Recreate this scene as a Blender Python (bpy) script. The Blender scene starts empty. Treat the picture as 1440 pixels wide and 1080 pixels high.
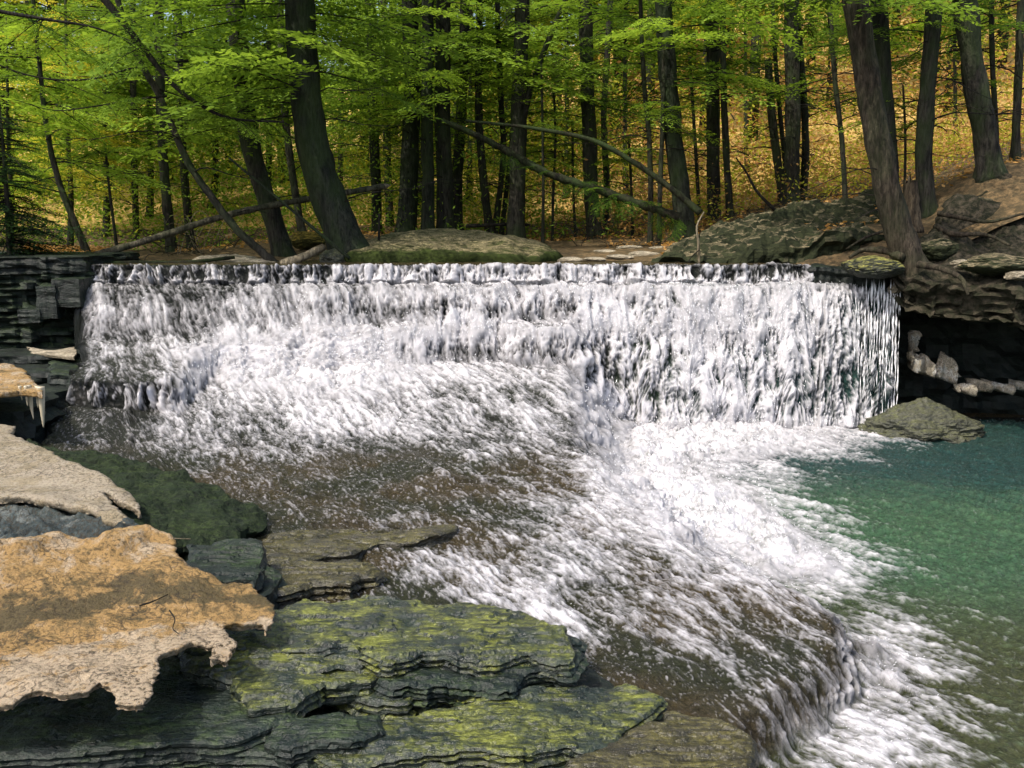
import bpy, bmesh, math, random, time
import numpy as np
from mathutils import Vector
from mathutils.geometry import delaunay_2d_cdt

T0 = time.time()
rng = np.random.default_rng(11)
random.seed(5)
sc = bpy.context.scene
COL = sc.collection

# ------------------------------------------------------------------ noise
_PT = np.random.default_rng(3).permutation(256).astype(np.int64)
_PERM = np.concatenate([_PT, _PT, _PT])
_G = np.random.default_rng(4).normal(size=(256, 3))
_G /= np.linalg.norm(_G, axis=1)[:, None]
_G = _G.astype(np.float32)


def perlin(x, y, z=None, seed=0):
    x = np.asarray(x, np.float64) + seed * 17.31
    y = np.asarray(y, np.float64) - seed * 7.77
    x, y = np.broadcast_arrays(x, y)
    if z is None:
        xi = np.floor(x); yi = np.floor(y)
        fx = (x - xi).astype(np.float32); fy = (y - yi).astype(np.float32)
        xi = xi.astype(np.int64) & 255; yi = yi.astype(np.int64) & 255
        u = fx * fx * fx * (fx * (fx * 6 - 15) + 10); v = fy * fy * fy * (fy * (fy * 6 - 15) + 10)

        def g(ix, iy, dx, dy):
            h = _PERM[_PERM[ix & 255] + (iy & 255)]
            return _G[h, 0] * dx + _G[h, 1] * dy
        a = g(xi, yi, fx, fy); b = g(xi + 1, yi, fx - 1, fy)
        c = g(xi, yi + 1, fx, fy - 1); d = g(xi + 1, yi + 1, fx - 1, fy - 1)
        r = (a + (b - a) * u); s = (c + (d - c) * u)
        return (r + (s - r) * v) * 1.7
    z = np.broadcast_to(np.asarray(z, np.float64) + seed * 3.3, x.shape)
    xi = np.floor(x); yi = np.floor(y); zi = np.floor(z)
    fx = (x - xi).astype(np.float32); fy = (y - yi).astype(np.float32); fz = (z - zi).astype(np.float32)
    xi = xi.astype(np.int64) & 255; yi = yi.astype(np.int64) & 255; zi = zi.astype(np.int64) & 255
    f = lambda t: t * t * t * (t * (t * 6 - 15) + 10)
    u, v, w = f(fx), f(fy), f(fz)

    def g(a, b, c):
        h = _PERM[_PERM[_PERM[(xi + a) & 255] + ((yi + b) & 255)] + ((zi + c) & 255)]
        return _G[h, 0] * (fx - a) + _G[h, 1] * (fy - b) + _G[h, 2] * (fz - c)
    l = lambda a, b, t: a + (b - a) * t
    return l(l(l(g(0, 0, 0), g(1, 0, 0), u), l(g(0, 1, 0), g(1, 1, 0), u), v),
             l(l(g(0, 0, 1), g(1, 0, 1), u), l(g(0, 1, 1), g(1, 1, 1), u), v), w) * 1.6


def fbm(x, y, z=None, o=4, seed=0, gain=.5):
    t = 0; a = 1.0; n = 0
    for k in range(o):
        m = 2.03 ** k
        t = t + a * perlin(np.asarray(x) * m, np.asarray(y) * m, None if z is None else np.asarray(z) * m, seed + k)
        n += a; a *= gain
    return t / n * 1.25


def sstep(a, b, x):
    t = np.clip((x - a) / (b - a), 0, 1)
    return t * t * (3 - 2 * t)


# ------------------------------------------------------------------ camera layout
F = 1383.0
CAMZ = 2.56
HORIZON = 310.0
PITCH = math.atan((540 - HORIZON) / F)
CP, SP = math.cos(PITCH), math.sin(PITCH)


def ray(px, py):
    a = (px - 720) / F; b = (540 - py) / F
    return a, CP + b * SP, -SP + b * CP


def pY(px, py, Y):
    a, dy, dz = ray(px, py)
    k = Y / dy
    return (a * k, Y, CAMZ + dz * k)


def pz(px, py, z):
    a, dy, dz = ray(px, py)
    k = (z - CAMZ) / dz
    return (a * k, dy * k, z)


def project(P):
    x, y, z = P[..., 0], P[..., 1], P[..., 2] - CAMZ
    d = y * CP - z * SP
    d = np.maximum(d, .05)
    u = y * SP + z * CP
    return 720 + F * x / d, 540 - F * u / d


cam_d = bpy.data.cameras.new("Camera")
cam = bpy.data.objects.new("Camera", cam_d)
COL.objects.link(cam)
cam_d.sensor_width = 36
cam_d.lens = 36 * F / 1440
cam.location = (0, 0, CAMZ)
cam.rotation_euler = (math.pi / 2 - PITCH, 0, 0)
cam_d.clip_start = .05
cam_d.clip_end = 2000
sc.camera = cam

# ------------------------------------------------------------------ light
SUN = Vector((-.40, -.40, .82)).normalized()
w = bpy.data.worlds.new("World"); sc.world = w
w.use_nodes = True
nt = w.node_tree
sky = nt.nodes.new('ShaderNodeTexSky')
sky.sky_type = 'NISHITA'
sky.sun_disc = False
sky.dust_density = 4.0
sky.ozone_density = .6
sky.sun_elevation = math.asin(SUN.z)
sky.sun_rotation = math.atan2(SUN.x, SUN.y)
bg = nt.nodes['Background']
bg.inputs['Strength'].default_value = .15
nt.links.new(sky.outputs[0], bg.inputs['Color'])
sl = bpy.data.lights.new("Sun", 'SUN')
sl.energy = 2.2
sl.angle = math.radians(.5)
sl.color = (1, .93, .82)
so = bpy.data.objects.new("Sun", sl)
COL.objects.link(so)
so.rotation_euler = (-SUN).to_track_quat('-Z', 'Y').to_euler()
sc.view_settings.view_transform = 'Standard'
sc.view_settings.look = 'None'
sc.view_settings.exposure = .78
sc.view_settings.gamma = 1
sc.cycles.max_bounces = 8
sc.cycles.transparent_max_bounces = 8
sc.cycles.caustics_reflective = False
sc.cycles.caustics_refractive = False


# ------------------------------------------------------------------ objects
def mesh(name, V, faces, m, parent=None, smooth=True, attrs=None, quads=None):
    """V (n,3); faces: int array (k,3) or (k,4), or a list of such arrays"""
    me = bpy.data.meshes.new(name)
    V = np.asarray(V, np.float32)
    fl = faces if isinstance(faces, list) else [faces]
    fl = [np.asarray(f, np.int32) for f in fl if len(f)]
    nl = sum(f.size for f in fl); npoly = sum(len(f) for f in fl)
    me.vertices.add(len(V)); me.vertices.foreach_set('co', V.ravel())
    me.loops.add(nl); me.polygons.add(npoly)
    me.loops.foreach_set('vertex_index', np.concatenate([f.ravel() for f in fl]))
    tot = np.concatenate([np.full(len(f), f.shape[1], np.int32) for f in fl])
    me.polygons.foreach_set('loop_start', np.concatenate([[0], np.cumsum(tot)[:-1]]).astype(np.int32))
    me.polygons.foreach_set('loop_total', tot)
    me.polygons.foreach_set('use_smooth', np.full(npoly, smooth))
    me.update(calc_edges=True)
    for k, a in (attrs or {}).items():
        a = np.asarray(a, np.float32)
        if k == 'fuv':
            me.attributes.new(k, 'FLOAT_VECTOR', 'POINT').data.foreach_set('vector', a.ravel())
        elif a.ndim == 1:
            me.attributes.new(k, 'FLOAT', 'POINT').data.foreach_set('value', a)
        else:
            at = me.attributes.new(k, 'FLOAT_COLOR', 'POINT')
            at.data.foreach_set('color', np.concatenate([a, np.ones((len(a), 1), np.float32)], 1).ravel())
    me.materials.append(m)
    o = bpy.data.objects.new(name, me)
    COL.objects.link(o)
    if parent: o.parent = parent
    return o


def tag(o, label=None, cat=None, group=None, kind=None):
    if label: o['label'] = label
    if cat: o['category'] = cat
    if group: o['group'] = group
    if kind: o['kind'] = kind
    return o


def thing(name, label, cat, loc=(0, 0, 0), group=None):
    o = bpy.data.objects.new(name, None)
    COL.objects.link(o)
    o.location = loc
    o.empty_display_size = .2
    return tag(o, label, cat, group)


# ------------------------------------------------------------------ materials
class NT:
    def __init__(s, name):
        s.m = bpy.data.materials.new(name); s.m.use_nodes = True
        s.t = s.m.node_tree; s.n = s.t.nodes; s.l = s.t.links
        s.b = s.n['Principled BSDF']; s.out = s.n['Material Output']

    def node(s, kind, **kw):
        n = s.n.new(kind)
        for k, v in kw.items():
            setattr(n, k, v)
        return n

    def link(s, a, b): s.l.new(a, b)

    def coord(s, scale=(1, 1, 1)):
        c = s.node('ShaderNodeTexCoord'); mp = s.node('ShaderNodeMapping')
        mp.inputs['Scale'].default_value = scale
        s.link(c.outputs['Object'], mp.inputs[0]); return mp.outputs[0]

    def noise(s, sc_, scale=(1, 1, 1), detail=5, rough=.6, dist=0):
        n = s.node('ShaderNodeTexNoise')
        s.link(s.coord(scale), n.inputs['Vector'])
        n.inputs['Scale'].default_value = sc_; n.inputs['Detail'].default_value = detail
        n.inputs['Roughness'].default_value = rough; n.inputs['Distortion'].default_value = dist
        return n.outputs['Fac']

    def voronoi(s, sc_, scale=(1, 1, 1), feature='DISTANCE_TO_EDGE'):
        n = s.node('ShaderNodeTexVoronoi', feature=feature)
        s.link(s.coord(scale), n.inputs['Vector']); n.inputs['Scale'].default_value = sc_
        return n.outputs['Distance']

    def ramp(s, x, stops):
        r = s.node('ShaderNodeValToRGB'); e = r.color_ramp.elements
        while len(e) < len(stops): e.new(.5)
        for k, (p, c) in enumerate(stops):
            e[k].position = p
            e[k].color = (c, c, c, 1) if not hasattr(c, '__len__') else (*c, 1)
        s.link(x, r.inputs[0]); return r.outputs[0]

    def mix(s, f, a, b, mode='MIX'):
        n = s.node('ShaderNodeMix', data_type='RGBA', blend_type=mode)
        for sock, v in ((n.inputs[0], f), (n.inputs[6], a), (n.inputs[7], b)):
            if hasattr(v, 'is_linked'): s.link(v, sock)
            elif hasattr(v, '__len__'): sock.default_value = (*v, 1)
            else: sock.default_value = v
        return n.outputs[2]

    def math(s, op, a, b=0.0, clamp=False):
        n = s.node('ShaderNodeMath', operation=op, use_clamp=clamp)
        for sock, v in ((n.inputs[0], a), (n.inputs[1], b)):
            if hasattr(v, 'is_linked'): s.link(v, sock)
            else: sock.default_value = v
        return n.outputs[0]

    def attr(s, name, fac=True):
        n = s.node('ShaderNodeAttribute', attribute_name=name)
        return n.outputs['Fac'] if fac else n.outputs['Color']

    def bump(s, h, strength, dist, prev=None):
        n = s.node('ShaderNodeBump')
        n.inputs['Strength'].default_value = strength; n.inputs['Distance'].default_value = dist
        s.link(h, n.inputs['Height'])
        if prev is not None: s.link(prev, n.inputs['Normal'])
        return n.outputs[0]

    def normal_z(s):
        g = s.node('ShaderNodeNewGeometry'); x = s.node('ShaderNodeSeparateXYZ')
        s.link(g.outputs['Normal'], x.inputs[0]); return x.outputs['Z']


def rock_mat(name, dark, mid, moss, moss_lo=.55, moss_hi=.95, moss_noise=(.4, .62), rough=.6, scale=1.0, strata=True, spec=.4):
    s = NT(name)
    n1 = s.noise(3 * scale, (1, 1, 3.5 if strata else 1), 7, .65)
    n2 = s.noise(18 * scale, (1, 1, 3 if strata else 1), 5, .7)
    base = s.mix(s.ramp(n1, [(.35, 0), (.68, 1)]), dark, mid)
    base = s.mix(s.math('MULTIPLY', s.ramp(n2, [(.42, 1), (.6, 0)]), .55), base, tuple(c * .35 for c in dark))
    fl = s.noise(7 * scale, (.7, 2.6, 3), 5, .7)
    base = s.mix(s.math('MULTIPLY', s.ramp(fl, [(.36, 1), (.47, 0)]), .75), base, tuple(c * .25 for c in dark))
    nz = s.normal_z()
    mn = s.noise(5 * scale, (1, 1, 1), 6, .65)
    up = s.ramp(nz, [(moss_lo, 0), (moss_hi, 1)])
    mf = s.math('MULTIPLY', up, s.ramp(mn, [(moss_noise[0], 0), (moss_noise[1], 1)]))
    mv = s.noise(40 * scale, (1, 1, 1), 4, .7)
    mcol = s.mix(s.ramp(mv, [(.35, 0), (.65, 1)]), tuple(c * .45 for c in moss), tuple(min(1, c * 1.5) for c in moss))
    fl2 = s.noise(11 * scale, (.6, 2.4, 2.4), 4, .7)
    mcol = s.mix(s.math('MULTIPLY', s.ramp(fl2, [(.40, 1), (.54, 0)]), .9), mcol, tuple(c * .3 for c in mid))
    col = s.mix(mf, base, mcol)
    s.link(col, s.b.inputs['Base Color'])
    s.link(s.ramp(n2, [(.3, rough - .2), (.7, rough + .2)]), s.b.inputs['Roughness'])
    s.b.inputs['Specular IOR Level'].default_value = spec
    b = s.bump(fl2, .6, .03, s.bump(n2, .6, .02))
    b = s.bump(mv, .5, .01, b)
    s.link(b, s.b.inputs['Normal'])
    return s.m


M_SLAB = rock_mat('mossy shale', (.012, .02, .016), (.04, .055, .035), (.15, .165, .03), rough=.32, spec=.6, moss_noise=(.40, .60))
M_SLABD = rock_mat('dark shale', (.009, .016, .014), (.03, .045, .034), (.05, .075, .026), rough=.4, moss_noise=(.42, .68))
M_SLABW = rock_mat('wet brown shale', (.02, .02, .012), (.06, .05, .022), (.095, .085, .026), rough=.25, spec=.6, moss_noise=(.35, .6))
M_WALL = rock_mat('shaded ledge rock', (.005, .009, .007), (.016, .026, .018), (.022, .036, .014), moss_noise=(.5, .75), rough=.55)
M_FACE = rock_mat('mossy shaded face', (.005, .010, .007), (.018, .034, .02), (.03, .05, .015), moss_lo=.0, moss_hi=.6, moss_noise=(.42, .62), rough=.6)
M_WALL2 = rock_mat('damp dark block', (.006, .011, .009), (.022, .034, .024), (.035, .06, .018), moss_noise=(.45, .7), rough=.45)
M_MOSS = rock_mat('deep moss', (.007, .014, .007), (.018, .034, .012), (.026, .042, .011), moss_lo=.3, moss_hi=.95, rough=  .8, scale=1.4, strata=True, moss_noise=(.36, .62), spec=.25)
M_MOUND = rock_mat('sandy mound', (.03, .04, .012), (.055, .075, .018), (.24, .2, .11), moss_lo=.72, moss_hi=.97, rough=.9, strata=False, moss_noise=(.3, .5), spec=.1)
M_PALE = rock_mat('pale river rock', (.14, .12, .08), (.34, .29, .21), (.4, .35, .26), rough=.7, moss_noise=(.3, .5), spec=.2)
M_BANK = rock_mat('mossy bank ledge', (.016, .022, .010), (.05, .056, .026), (.20, .165, .10), moss_lo=.66, moss_hi=.93, rough=.85, moss_noise=(.30, .55), spec=.15)  # tan upward faces: litter, with sunlight put into the colour
M_GOLD = rock_mat('golden moss', (.05, .06, .02), (.12, .1, .03), (.3, .21, .04), moss_lo=.2, moss_hi=.8, rough=.9, strata=False, moss_noise=(.25, .5), spec=.1)
M_BOULD = rock_mat('wet green boulder', (.04, .045, .032), (.12, .12, .078), (.13, .14, .06), rough=.35, strata=False, scale=2, moss_noise=(.35, .6), spec=.5)


def bark_mat(name, dark, light, moss=0.0):
    s = NT(name)
    n1 = s.noise(9, (1, 1, .22), 6, .65)
    n2 = s.noise(34, (1, 1, .18), 4, .7)
    c = s.mix(s.ramp(n1, [(.35, 0), (.7, 1)]), dark, light)
    c = s.mix(s.math('MULTIPLY', s.ramp(n2, [(.4, 1), (.55, 0)]), .7), c, tuple(x * .3 for x in dark))
    if moss:
        c = s.mix(s.math('MULTIPLY', s.ramp(s.noise(3, (1, 1, .6), 5), [(.42, 0), (.62, 1)]), moss), c, (.04, .065, .02))
    s.link(c, s.b.inputs['Base Color'])
    s.b.inputs['Roughness'].default_value = .9
    s.b.inputs['Specular IOR Level'].default_value = .15
    s.link(s.bump(n2, .9, .03, s.bump(n1, .7, .04)), s.b.inputs['Normal'])
    return s.m


M_BARK = bark_mat('hemlock bark', (.02, .019, .016), (.07, .064, .05), .5)
M_BARKB = bark_mat('brown bark', (.03, .024, .018), (.1, .08, .058), .25)
M_BARKG = bark_mat('grey green bark', (.014, .017, .013), (.05, .054, .04), .5)
M_TWIG = bark_mat('dead twig', (.014, .013, .011), (.04, .036, .028))
M_LOG = bark_mat('mossy log bark', (.012, .012, .009), (.045, .042, .026), .7)
M_POLE = bark_mat('dry pole bark', (.05, .045, .033), (.17, .15, .105), .3)
M_PALEWOOD = bark_mat('bare weathered wood', (.16, .13, .08), (.38, .32, .22))


def leaf_mat(name, dark, light, trans=.55):
    s = NT(name)
    oi = s.node('ShaderNodeObjectInfo')
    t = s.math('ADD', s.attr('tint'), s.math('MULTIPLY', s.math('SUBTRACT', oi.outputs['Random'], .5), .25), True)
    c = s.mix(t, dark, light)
    d = s.node('ShaderNodeBsdfDiffuse'); tr = s.node('ShaderNodeBsdfTranslucent'); mx = s.node('ShaderNodeMixShader')
    s.link(c, d.inputs[0])
    c2 = s.mix(1.0, c, (1.0, .95, .55), 'MULTIPLY')
    s.link(c2, tr.inputs[0])
    mx.inputs[0].default_value = trans
    s.link(d.outputs[0], mx.inputs[1]); s.link(tr.outputs[0], mx.inputs[2])
    s.link(mx.outputs[0], s.out.inputs[0])
    return s.m


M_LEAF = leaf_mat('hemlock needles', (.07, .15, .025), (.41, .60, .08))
M_LEAFY = leaf_mat('yellow green leaves', (.26, .36, .04), (.72, .66, .10))
M_LEAFD = leaf_mat('shaded needles', (.012, .035, .018), (.06, .11, .035))  # darker copy of the hemlock needles, shade put into the colour
M_LEAFO = leaf_mat('dry orange leaves', (.34, .17, .05), (.75, .45, .17), .35)


def water_mat():
    s = NT('white water')
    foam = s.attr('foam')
    at = s.node('ShaderNodeAttribute', attribute_name='fuv')

    def fn(sx, sy, det=3):
        mp = s.node('ShaderNodeMapping'); mp.inputs['Scale'].default_value = (sx, sy, 8)
        s.link(at.outputs['Vector'], mp.inputs[0])
        n = s.node('ShaderNodeTexNoise'); n.inputs['Scale'].default_value = 1; n.inputs['Detail'].default_value = det
        n.inputs['Roughness'].default_value = .65; n.inputs['Distortion'].default_value = .25
        s.link(mp.outputs[0], n.inputs['Vector']); return n.outputs['Fac']
    na = fn(20, 8); nb = fn(85, 30, 5)
    nn = s.math('ADD', s.math('MULTIPLY', s.math('SUBTRACT', na, .5), .9), s.math('MULTIPLY', s.math('SUBTRACT', nb, .5), 1.7))
    # the fine threads matter most where the foam is thin
    amp = s.ramp(foam, [(0, .16), (.25, .5), (.6, .6), (1, .34)])
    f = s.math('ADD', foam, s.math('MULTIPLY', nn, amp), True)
    bed = s.attr('bedcol', False)
    v = s.noise(26, (1, 1, 1), 5, .7)
    bed = s.mix(s.math('MULTIPLY', s.ramp(v, [(.35, 1), (.62, 0)]), .6), bed, (.012, .013, .01))
    s.link(bed, s.b.inputs['Base Color'])
    s.b.inputs['Roughness'].default_value = .1
    s.b.inputs['IOR'].default_value = 1.33
    s.b.inputs['Specular IOR Level'].default_value = .65
    s.link(s.bump(nb, .9, .03, s.bump(na, .9, .06)), s.b.inputs['Normal'])
    w_ = s.node('ShaderNodeBsdfPrincipled')
    w_.inputs['Base Color'].default_value = (.56, .55, .575, 1)
    w_.inputs['Roughness'].default_value = .45
    w_.inputs['Specular IOR Level'].default_value = .3
    s.link(s.bump(nb, .7, .012, s.bump(na, .5, .025)), w_.inputs['Normal'])
    mx = s.node('ShaderNodeMixShader')
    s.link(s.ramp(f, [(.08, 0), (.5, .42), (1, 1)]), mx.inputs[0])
    s.link(s.b.outputs[0], mx.inputs[1]); s.link(w_.outputs[0], mx.inputs[2])
    s.link(mx.outputs[0], s.out.inputs[0])
    return s.m


M_WATER = water_mat()


def ice_mat(name, dirt_dark, tan, gold):
    s = NT(name)
    d = s.attr('dirt')
    n = s.noise(6, (1, 1, 1), 9, .75, .4)
    n2 = s.noise(45, (1, 1, 1), 5, .7)
    f = s.math('ADD', d, s.math('MULTIPLY', s.math('SUBTRACT', n, .5), 2.6), True)
    c = s.mix(s.ramp(f, [(.18, 0), (.42, 1)]), tan, gold)
    c = s.mix(s.ramp(f, [(.55, 0), (.85, 1)]), c, dirt_dark)
    # dark pits and hairline cracks
    gm = s.ramp(s.noise(2.5, (1, 1, 1), 4), [(.35, .35), (.65, 1)])
    c = s.mix(s.math('MULTIPLY', s.ramp(n2, [(.40, 1), (.50, 0)]), gm), c, (.05, .034, .012))
    wv = s.node('ShaderNodeTexNoise')
    s.link(s.coord(), wv.inputs['Vector']); wv.inputs['Scale'].default_value = 9
    vo = s.node('ShaderNodeTexVoronoi', feature='DISTANCE_TO_EDGE')
    add = s.node('ShaderNodeVectorMath', operation='MULTIPLY_ADD')
    s.link(wv.outputs['Color'], add.inputs[0]); add.inputs[1].default_value = (.22, .22, .22); s.link(s.coord(), add.inputs[2])
    s.link(add.outputs[0], vo.inputs['Vector']); vo.inputs['Scale'].default_value = 11
    crack = s.math('MULTIPLY', s.ramp(vo.outputs['Distance'], [(.0, 1), (.05, 0)]), s.ramp(s.noise(4, (1, 1, 1), 3), [(.42, 0), (.56, 1)]))
    c = s.mix(s.math('MULTIPLY', crack, .85), c, (.03, .022, .012))
    s.link(c, s.b.inputs['Base Color'])
    s.b.inputs['Roughness'].default_value = .5
    s.b.inputs['Subsurface Weight'].default_value = .12
    s.b.inputs['Subsurface Radius'].default_value = (.03, .02, .01)
    s.b.inputs['Specular IOR Level'].default_value = .35
    s.link(s.bump(n2, .9, .02, s.bump(n, .8, .05)), s.b.inputs['Normal'])
    return s.m


M_ICE = ice_mat('dirty tan ice', (.10, .075, .03), (.47, .37, .25), (.40, .25, .092))
M_ICEP = ice_mat('pale tan ice', (.16, .13, .075), (.42, .355, .26), (.34, .28, .18))
M_ICEW = ice_mat('grey white ice', (.2, .19, .15), (.6, .6, .56), (.4, .36, .28))
M_ICEG = ice_mat('grey blue ice', (.012, .02, .02), (.16, .18, .17), (.05, .07, .07))


def floor_mat(name, a, b, c_):
    s = NT(name)
    n = s.noise(.8, (1, 1, 1), 7, .7); n2 = s.noise(9, (1, 1, 1), 6, .75)
    col = s.mix(s.ramp(n, [(.38, 0), (.62, 1)]), a, b)
    col = s.mix(s.ramp(n2, [(.45, 0), (.65, 1)]), col, c_)
    s.link(col, s.b.inputs['Base Color'])
    s.b.inputs['Roughness'].default_value = .95
    s.b.inputs['Specular IOR Level'].default_value = .1
    s.link(s.bump(n2, .9, .06), s.b.inputs['Normal'])
    return s.m


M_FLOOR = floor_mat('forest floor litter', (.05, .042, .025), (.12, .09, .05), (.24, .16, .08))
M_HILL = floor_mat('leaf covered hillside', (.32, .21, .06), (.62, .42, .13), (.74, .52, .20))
M_DIRT = floor_mat('shaded bank soil', (.01, .012, .007), (.032, .033, .02), (.085, .07, .05))  # soil darkened so that the tree shade sits in its colour
M_BED = floor_mat('stream bedrock', (.02, .022, .016), (.05, .045, .025), (.07, .06, .03))

# ------------------------------------------------------------------ WATER
FOAM = [
 (385, [(90, .5), (200, .45), (300, .35), (400, .45), (500, .6), (600, .65), (700, .62), (800, .6), (900, .55), (1000, .4), (1100, .5), (1140, .5), (1250, .1)]),
 (405, [(90, .55), (200, .6), (300, .65), (400, .75), (500, .8), (600, .85), (700, .9), (800, .9), (1000, .92), (1100, .9), (1200, .65), (1245, .5)]),
 (435, [(90, .6), (200, .68), (300, .6), (400, .6), (500, .52), (560, .48), (640, .62), (720, .7), (790, .58), (860, .78), (950, .85), (1050, .88), (1150, .82), (1200, .55), (1235, .42), (1260, .3)]),
 (465, [(90, .6), (200, .6), (300, .7), (400, .88), (470, .97), (550, .92), (650, .92), (750, .9), (850, .85), (950, .88), (1050, .9), (1150, .78), (1200, .5), (1240, .38)]),
 (495, [(90, .5), (190, .75), (260, .92), (330, 1), (400, 1), (480, 1), (540, .97), (600, .62), (680, .6), (760, .6), (840, .55), (900, .68), (1000, .82), (1100, .76), (1180, .62), (1215, .38), (1245, .35)]),
 (520, [(100, .2), (160, .38), (210, .42), (260, .82), (330, .98), (450, 1), (540, .98), (620, .86), (700, .82), (800, .66), (870, .5), (950, .7), (1050, .72), (1150, .66), (1210, .36), (1245, .34)]),
 (550, [(60, .1), (180, .28), (230, .33), (260, .75), (350, .85), (450, .92), (550, .88), (650, .62), (720, .52), (800, .72), (860, .66), (900, .5), (1000, .66), (1100, .64), (1180, .6), (1220, .36), (1250, .3)]),
 (580, [(60, .1), (120, .25), (200, .33), (240, .62), (320, .68), (450, .78), (560, .82), (650, .76), (720, .66), (800, .76), (860, .82), (900, .55), (1000, .64), (1100, .64), (1200, .58), (1250, .45)]),
 (600, [(60, .08), (200, .48), (300, .58), (400, .68), (550, .76), (650, .7), (750, .66), (850, .82), (890, .95), (950, .97), (1050, .97), (1150, .9), (1230, .78), (1300, .25), (1440, .05)]),
 (630, [(60, .1), (150, .32), (300, .46), (420, .5), (550, .45), (600, .33), (700, .4), (800, .58), (850, .82), (900, 1), (980, 1), (1080, .97), (1180, .85), (1250, .4), (1350, .12), (1440, .08)]),
 (660, [(100, .1), (300, .3), (450, .26), (600, .25), (720, .4), (800, .58), (870, .9), (920, .97), (1000, .88), (1080, .72), (1130, .35), (1250, .18), (1440, .1)]),
 (700, [(100, .1), (400, .25), (550, .2), (700, .3), (790, .5), (860, .82), (920, .97), (980, .97), (1050, .92), (1120, .62), (1180, .25), (1300, .1), (1440, .08)]),
 (750, [(100, .1), (450, .14), (560, .24), (620, .42), (700, .5), (800, .58), (880, .75), (950, .95), (1020, 1), (1100, .97), (1180, .74), (1240, .26), (1330, .08), (1440, .06)]),
 (800, [(100, .1), (400, .34), (480, .3), (560, .33), (650, .62), (740, .68), (820, .58), (900, .55), (1000, .72), (1080, .95), (1160, .93), (1250, .58), (1320, .2), (1440, .08)]),
 (850, [(100, .1), (600, .28), (690, .72), (780, .76), (860, .62), (930, .5), (1000, .5), (1080, .55), (1150, .70), (1230, .42), (1330, .24), (1440, .12)]),
 (900, [(100, .05), (700, .5), (820, .72), (880, .45), (960, .5), (1000, .38), (1080, .3), (1160, .36), (1200, .6), (1225, .9), (1270, .72), (1330, .34), (1440, .18)]),
 (950, [(100, .03), (800, .12), (850, .16), (950, .18), (1050, .2), (1120, .34), (1190, .52), (1225, .85), (1260, .92), (1310, .8), (1360, .55), (1440, .2)]),
 (1000, [(100, .02), (900, .08), (1000, .12), (1070, .4), (1130, .52), (1180, .6), (1220, .84), (1290, .82), (1370, .66), (1440, .28)]),
 (1060, [(100, .02), (900, .05), (1000, .06), (1050, .34), (1100, .55), (1160, .8), (1230, .82), (1300, .68), (1360, .45), (1440, .28)]),
]
_rows = np.array([r[0] for r in FOAM], float)
_gx = np.arange(0, 1441, 10.0)
_gr = np.array([np.interp(_gx, [a for a, _ in r[1]], [b for _, b in r[1]]) for r in FOAM])


def foam_density(px, py):
    px = np.clip(px, 0, 1440); py = np.clip(py, 385, 1060)
    k = np.clip(np.searchsorted(_rows, py) - 1, 0, len(_rows) - 2)
    f = (py - _rows[k]) / (_rows[k + 1] - _rows[k])
    i = np.clip((px / 10).astype(int), 0, len(_gx) - 2); g = px / 10 - i
    a = _gr[k, i] * (1 - g) + _gr[k, i + 1] * g
    b = _gr[k + 1, i] * (1 - g) + _gr[k + 1, i + 1] * g
    return a * (1 - f) + b * f


EDGE = np.array([(1.35, 13.5), (1.15, 12.2), (.98, 11.3), (.9, 10.5), (.9, 9.7), (1.02, 8.95), (1.2, 7.6), (1.55, 6.6), (1.95, 5.9),
                 (2.1, 5.5), (1.68, 4.97), (1.22, 4.38), (.98, 4.0), (.7, 3.4), (.5, 2.2)])


def edge_dist(X, Y):
    best = np.full(X.shape, 1e9); sg = np.zeros(X.shape)
    for (ax, ay), (bx, by) in zip(EDGE[:-1], EDGE[1:]):
        dx, dy = bx - ax, by - ay
        t = np.clip(((X - ax) * dx + (Y - ay) * dy) / (dx * dx + dy * dy), 0, 1)
        ex, ey = X - ax - t * dx, Y - ay - t * dy
        d = ex * ex + ey * ey
        cr = dx * (Y - ay) - dy * (X - ax)
        m = d < best
        best = np.where(m, d, best); sg = np.where(m, cr, sg)
    return np.sqrt(best) * np.sign(sg)


KX = [-6, -4.7, -3.7, -2.8, -1.9, -1, -.2, .7, 1.4, 2.2, 3.2, 4.2, 5]


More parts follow.
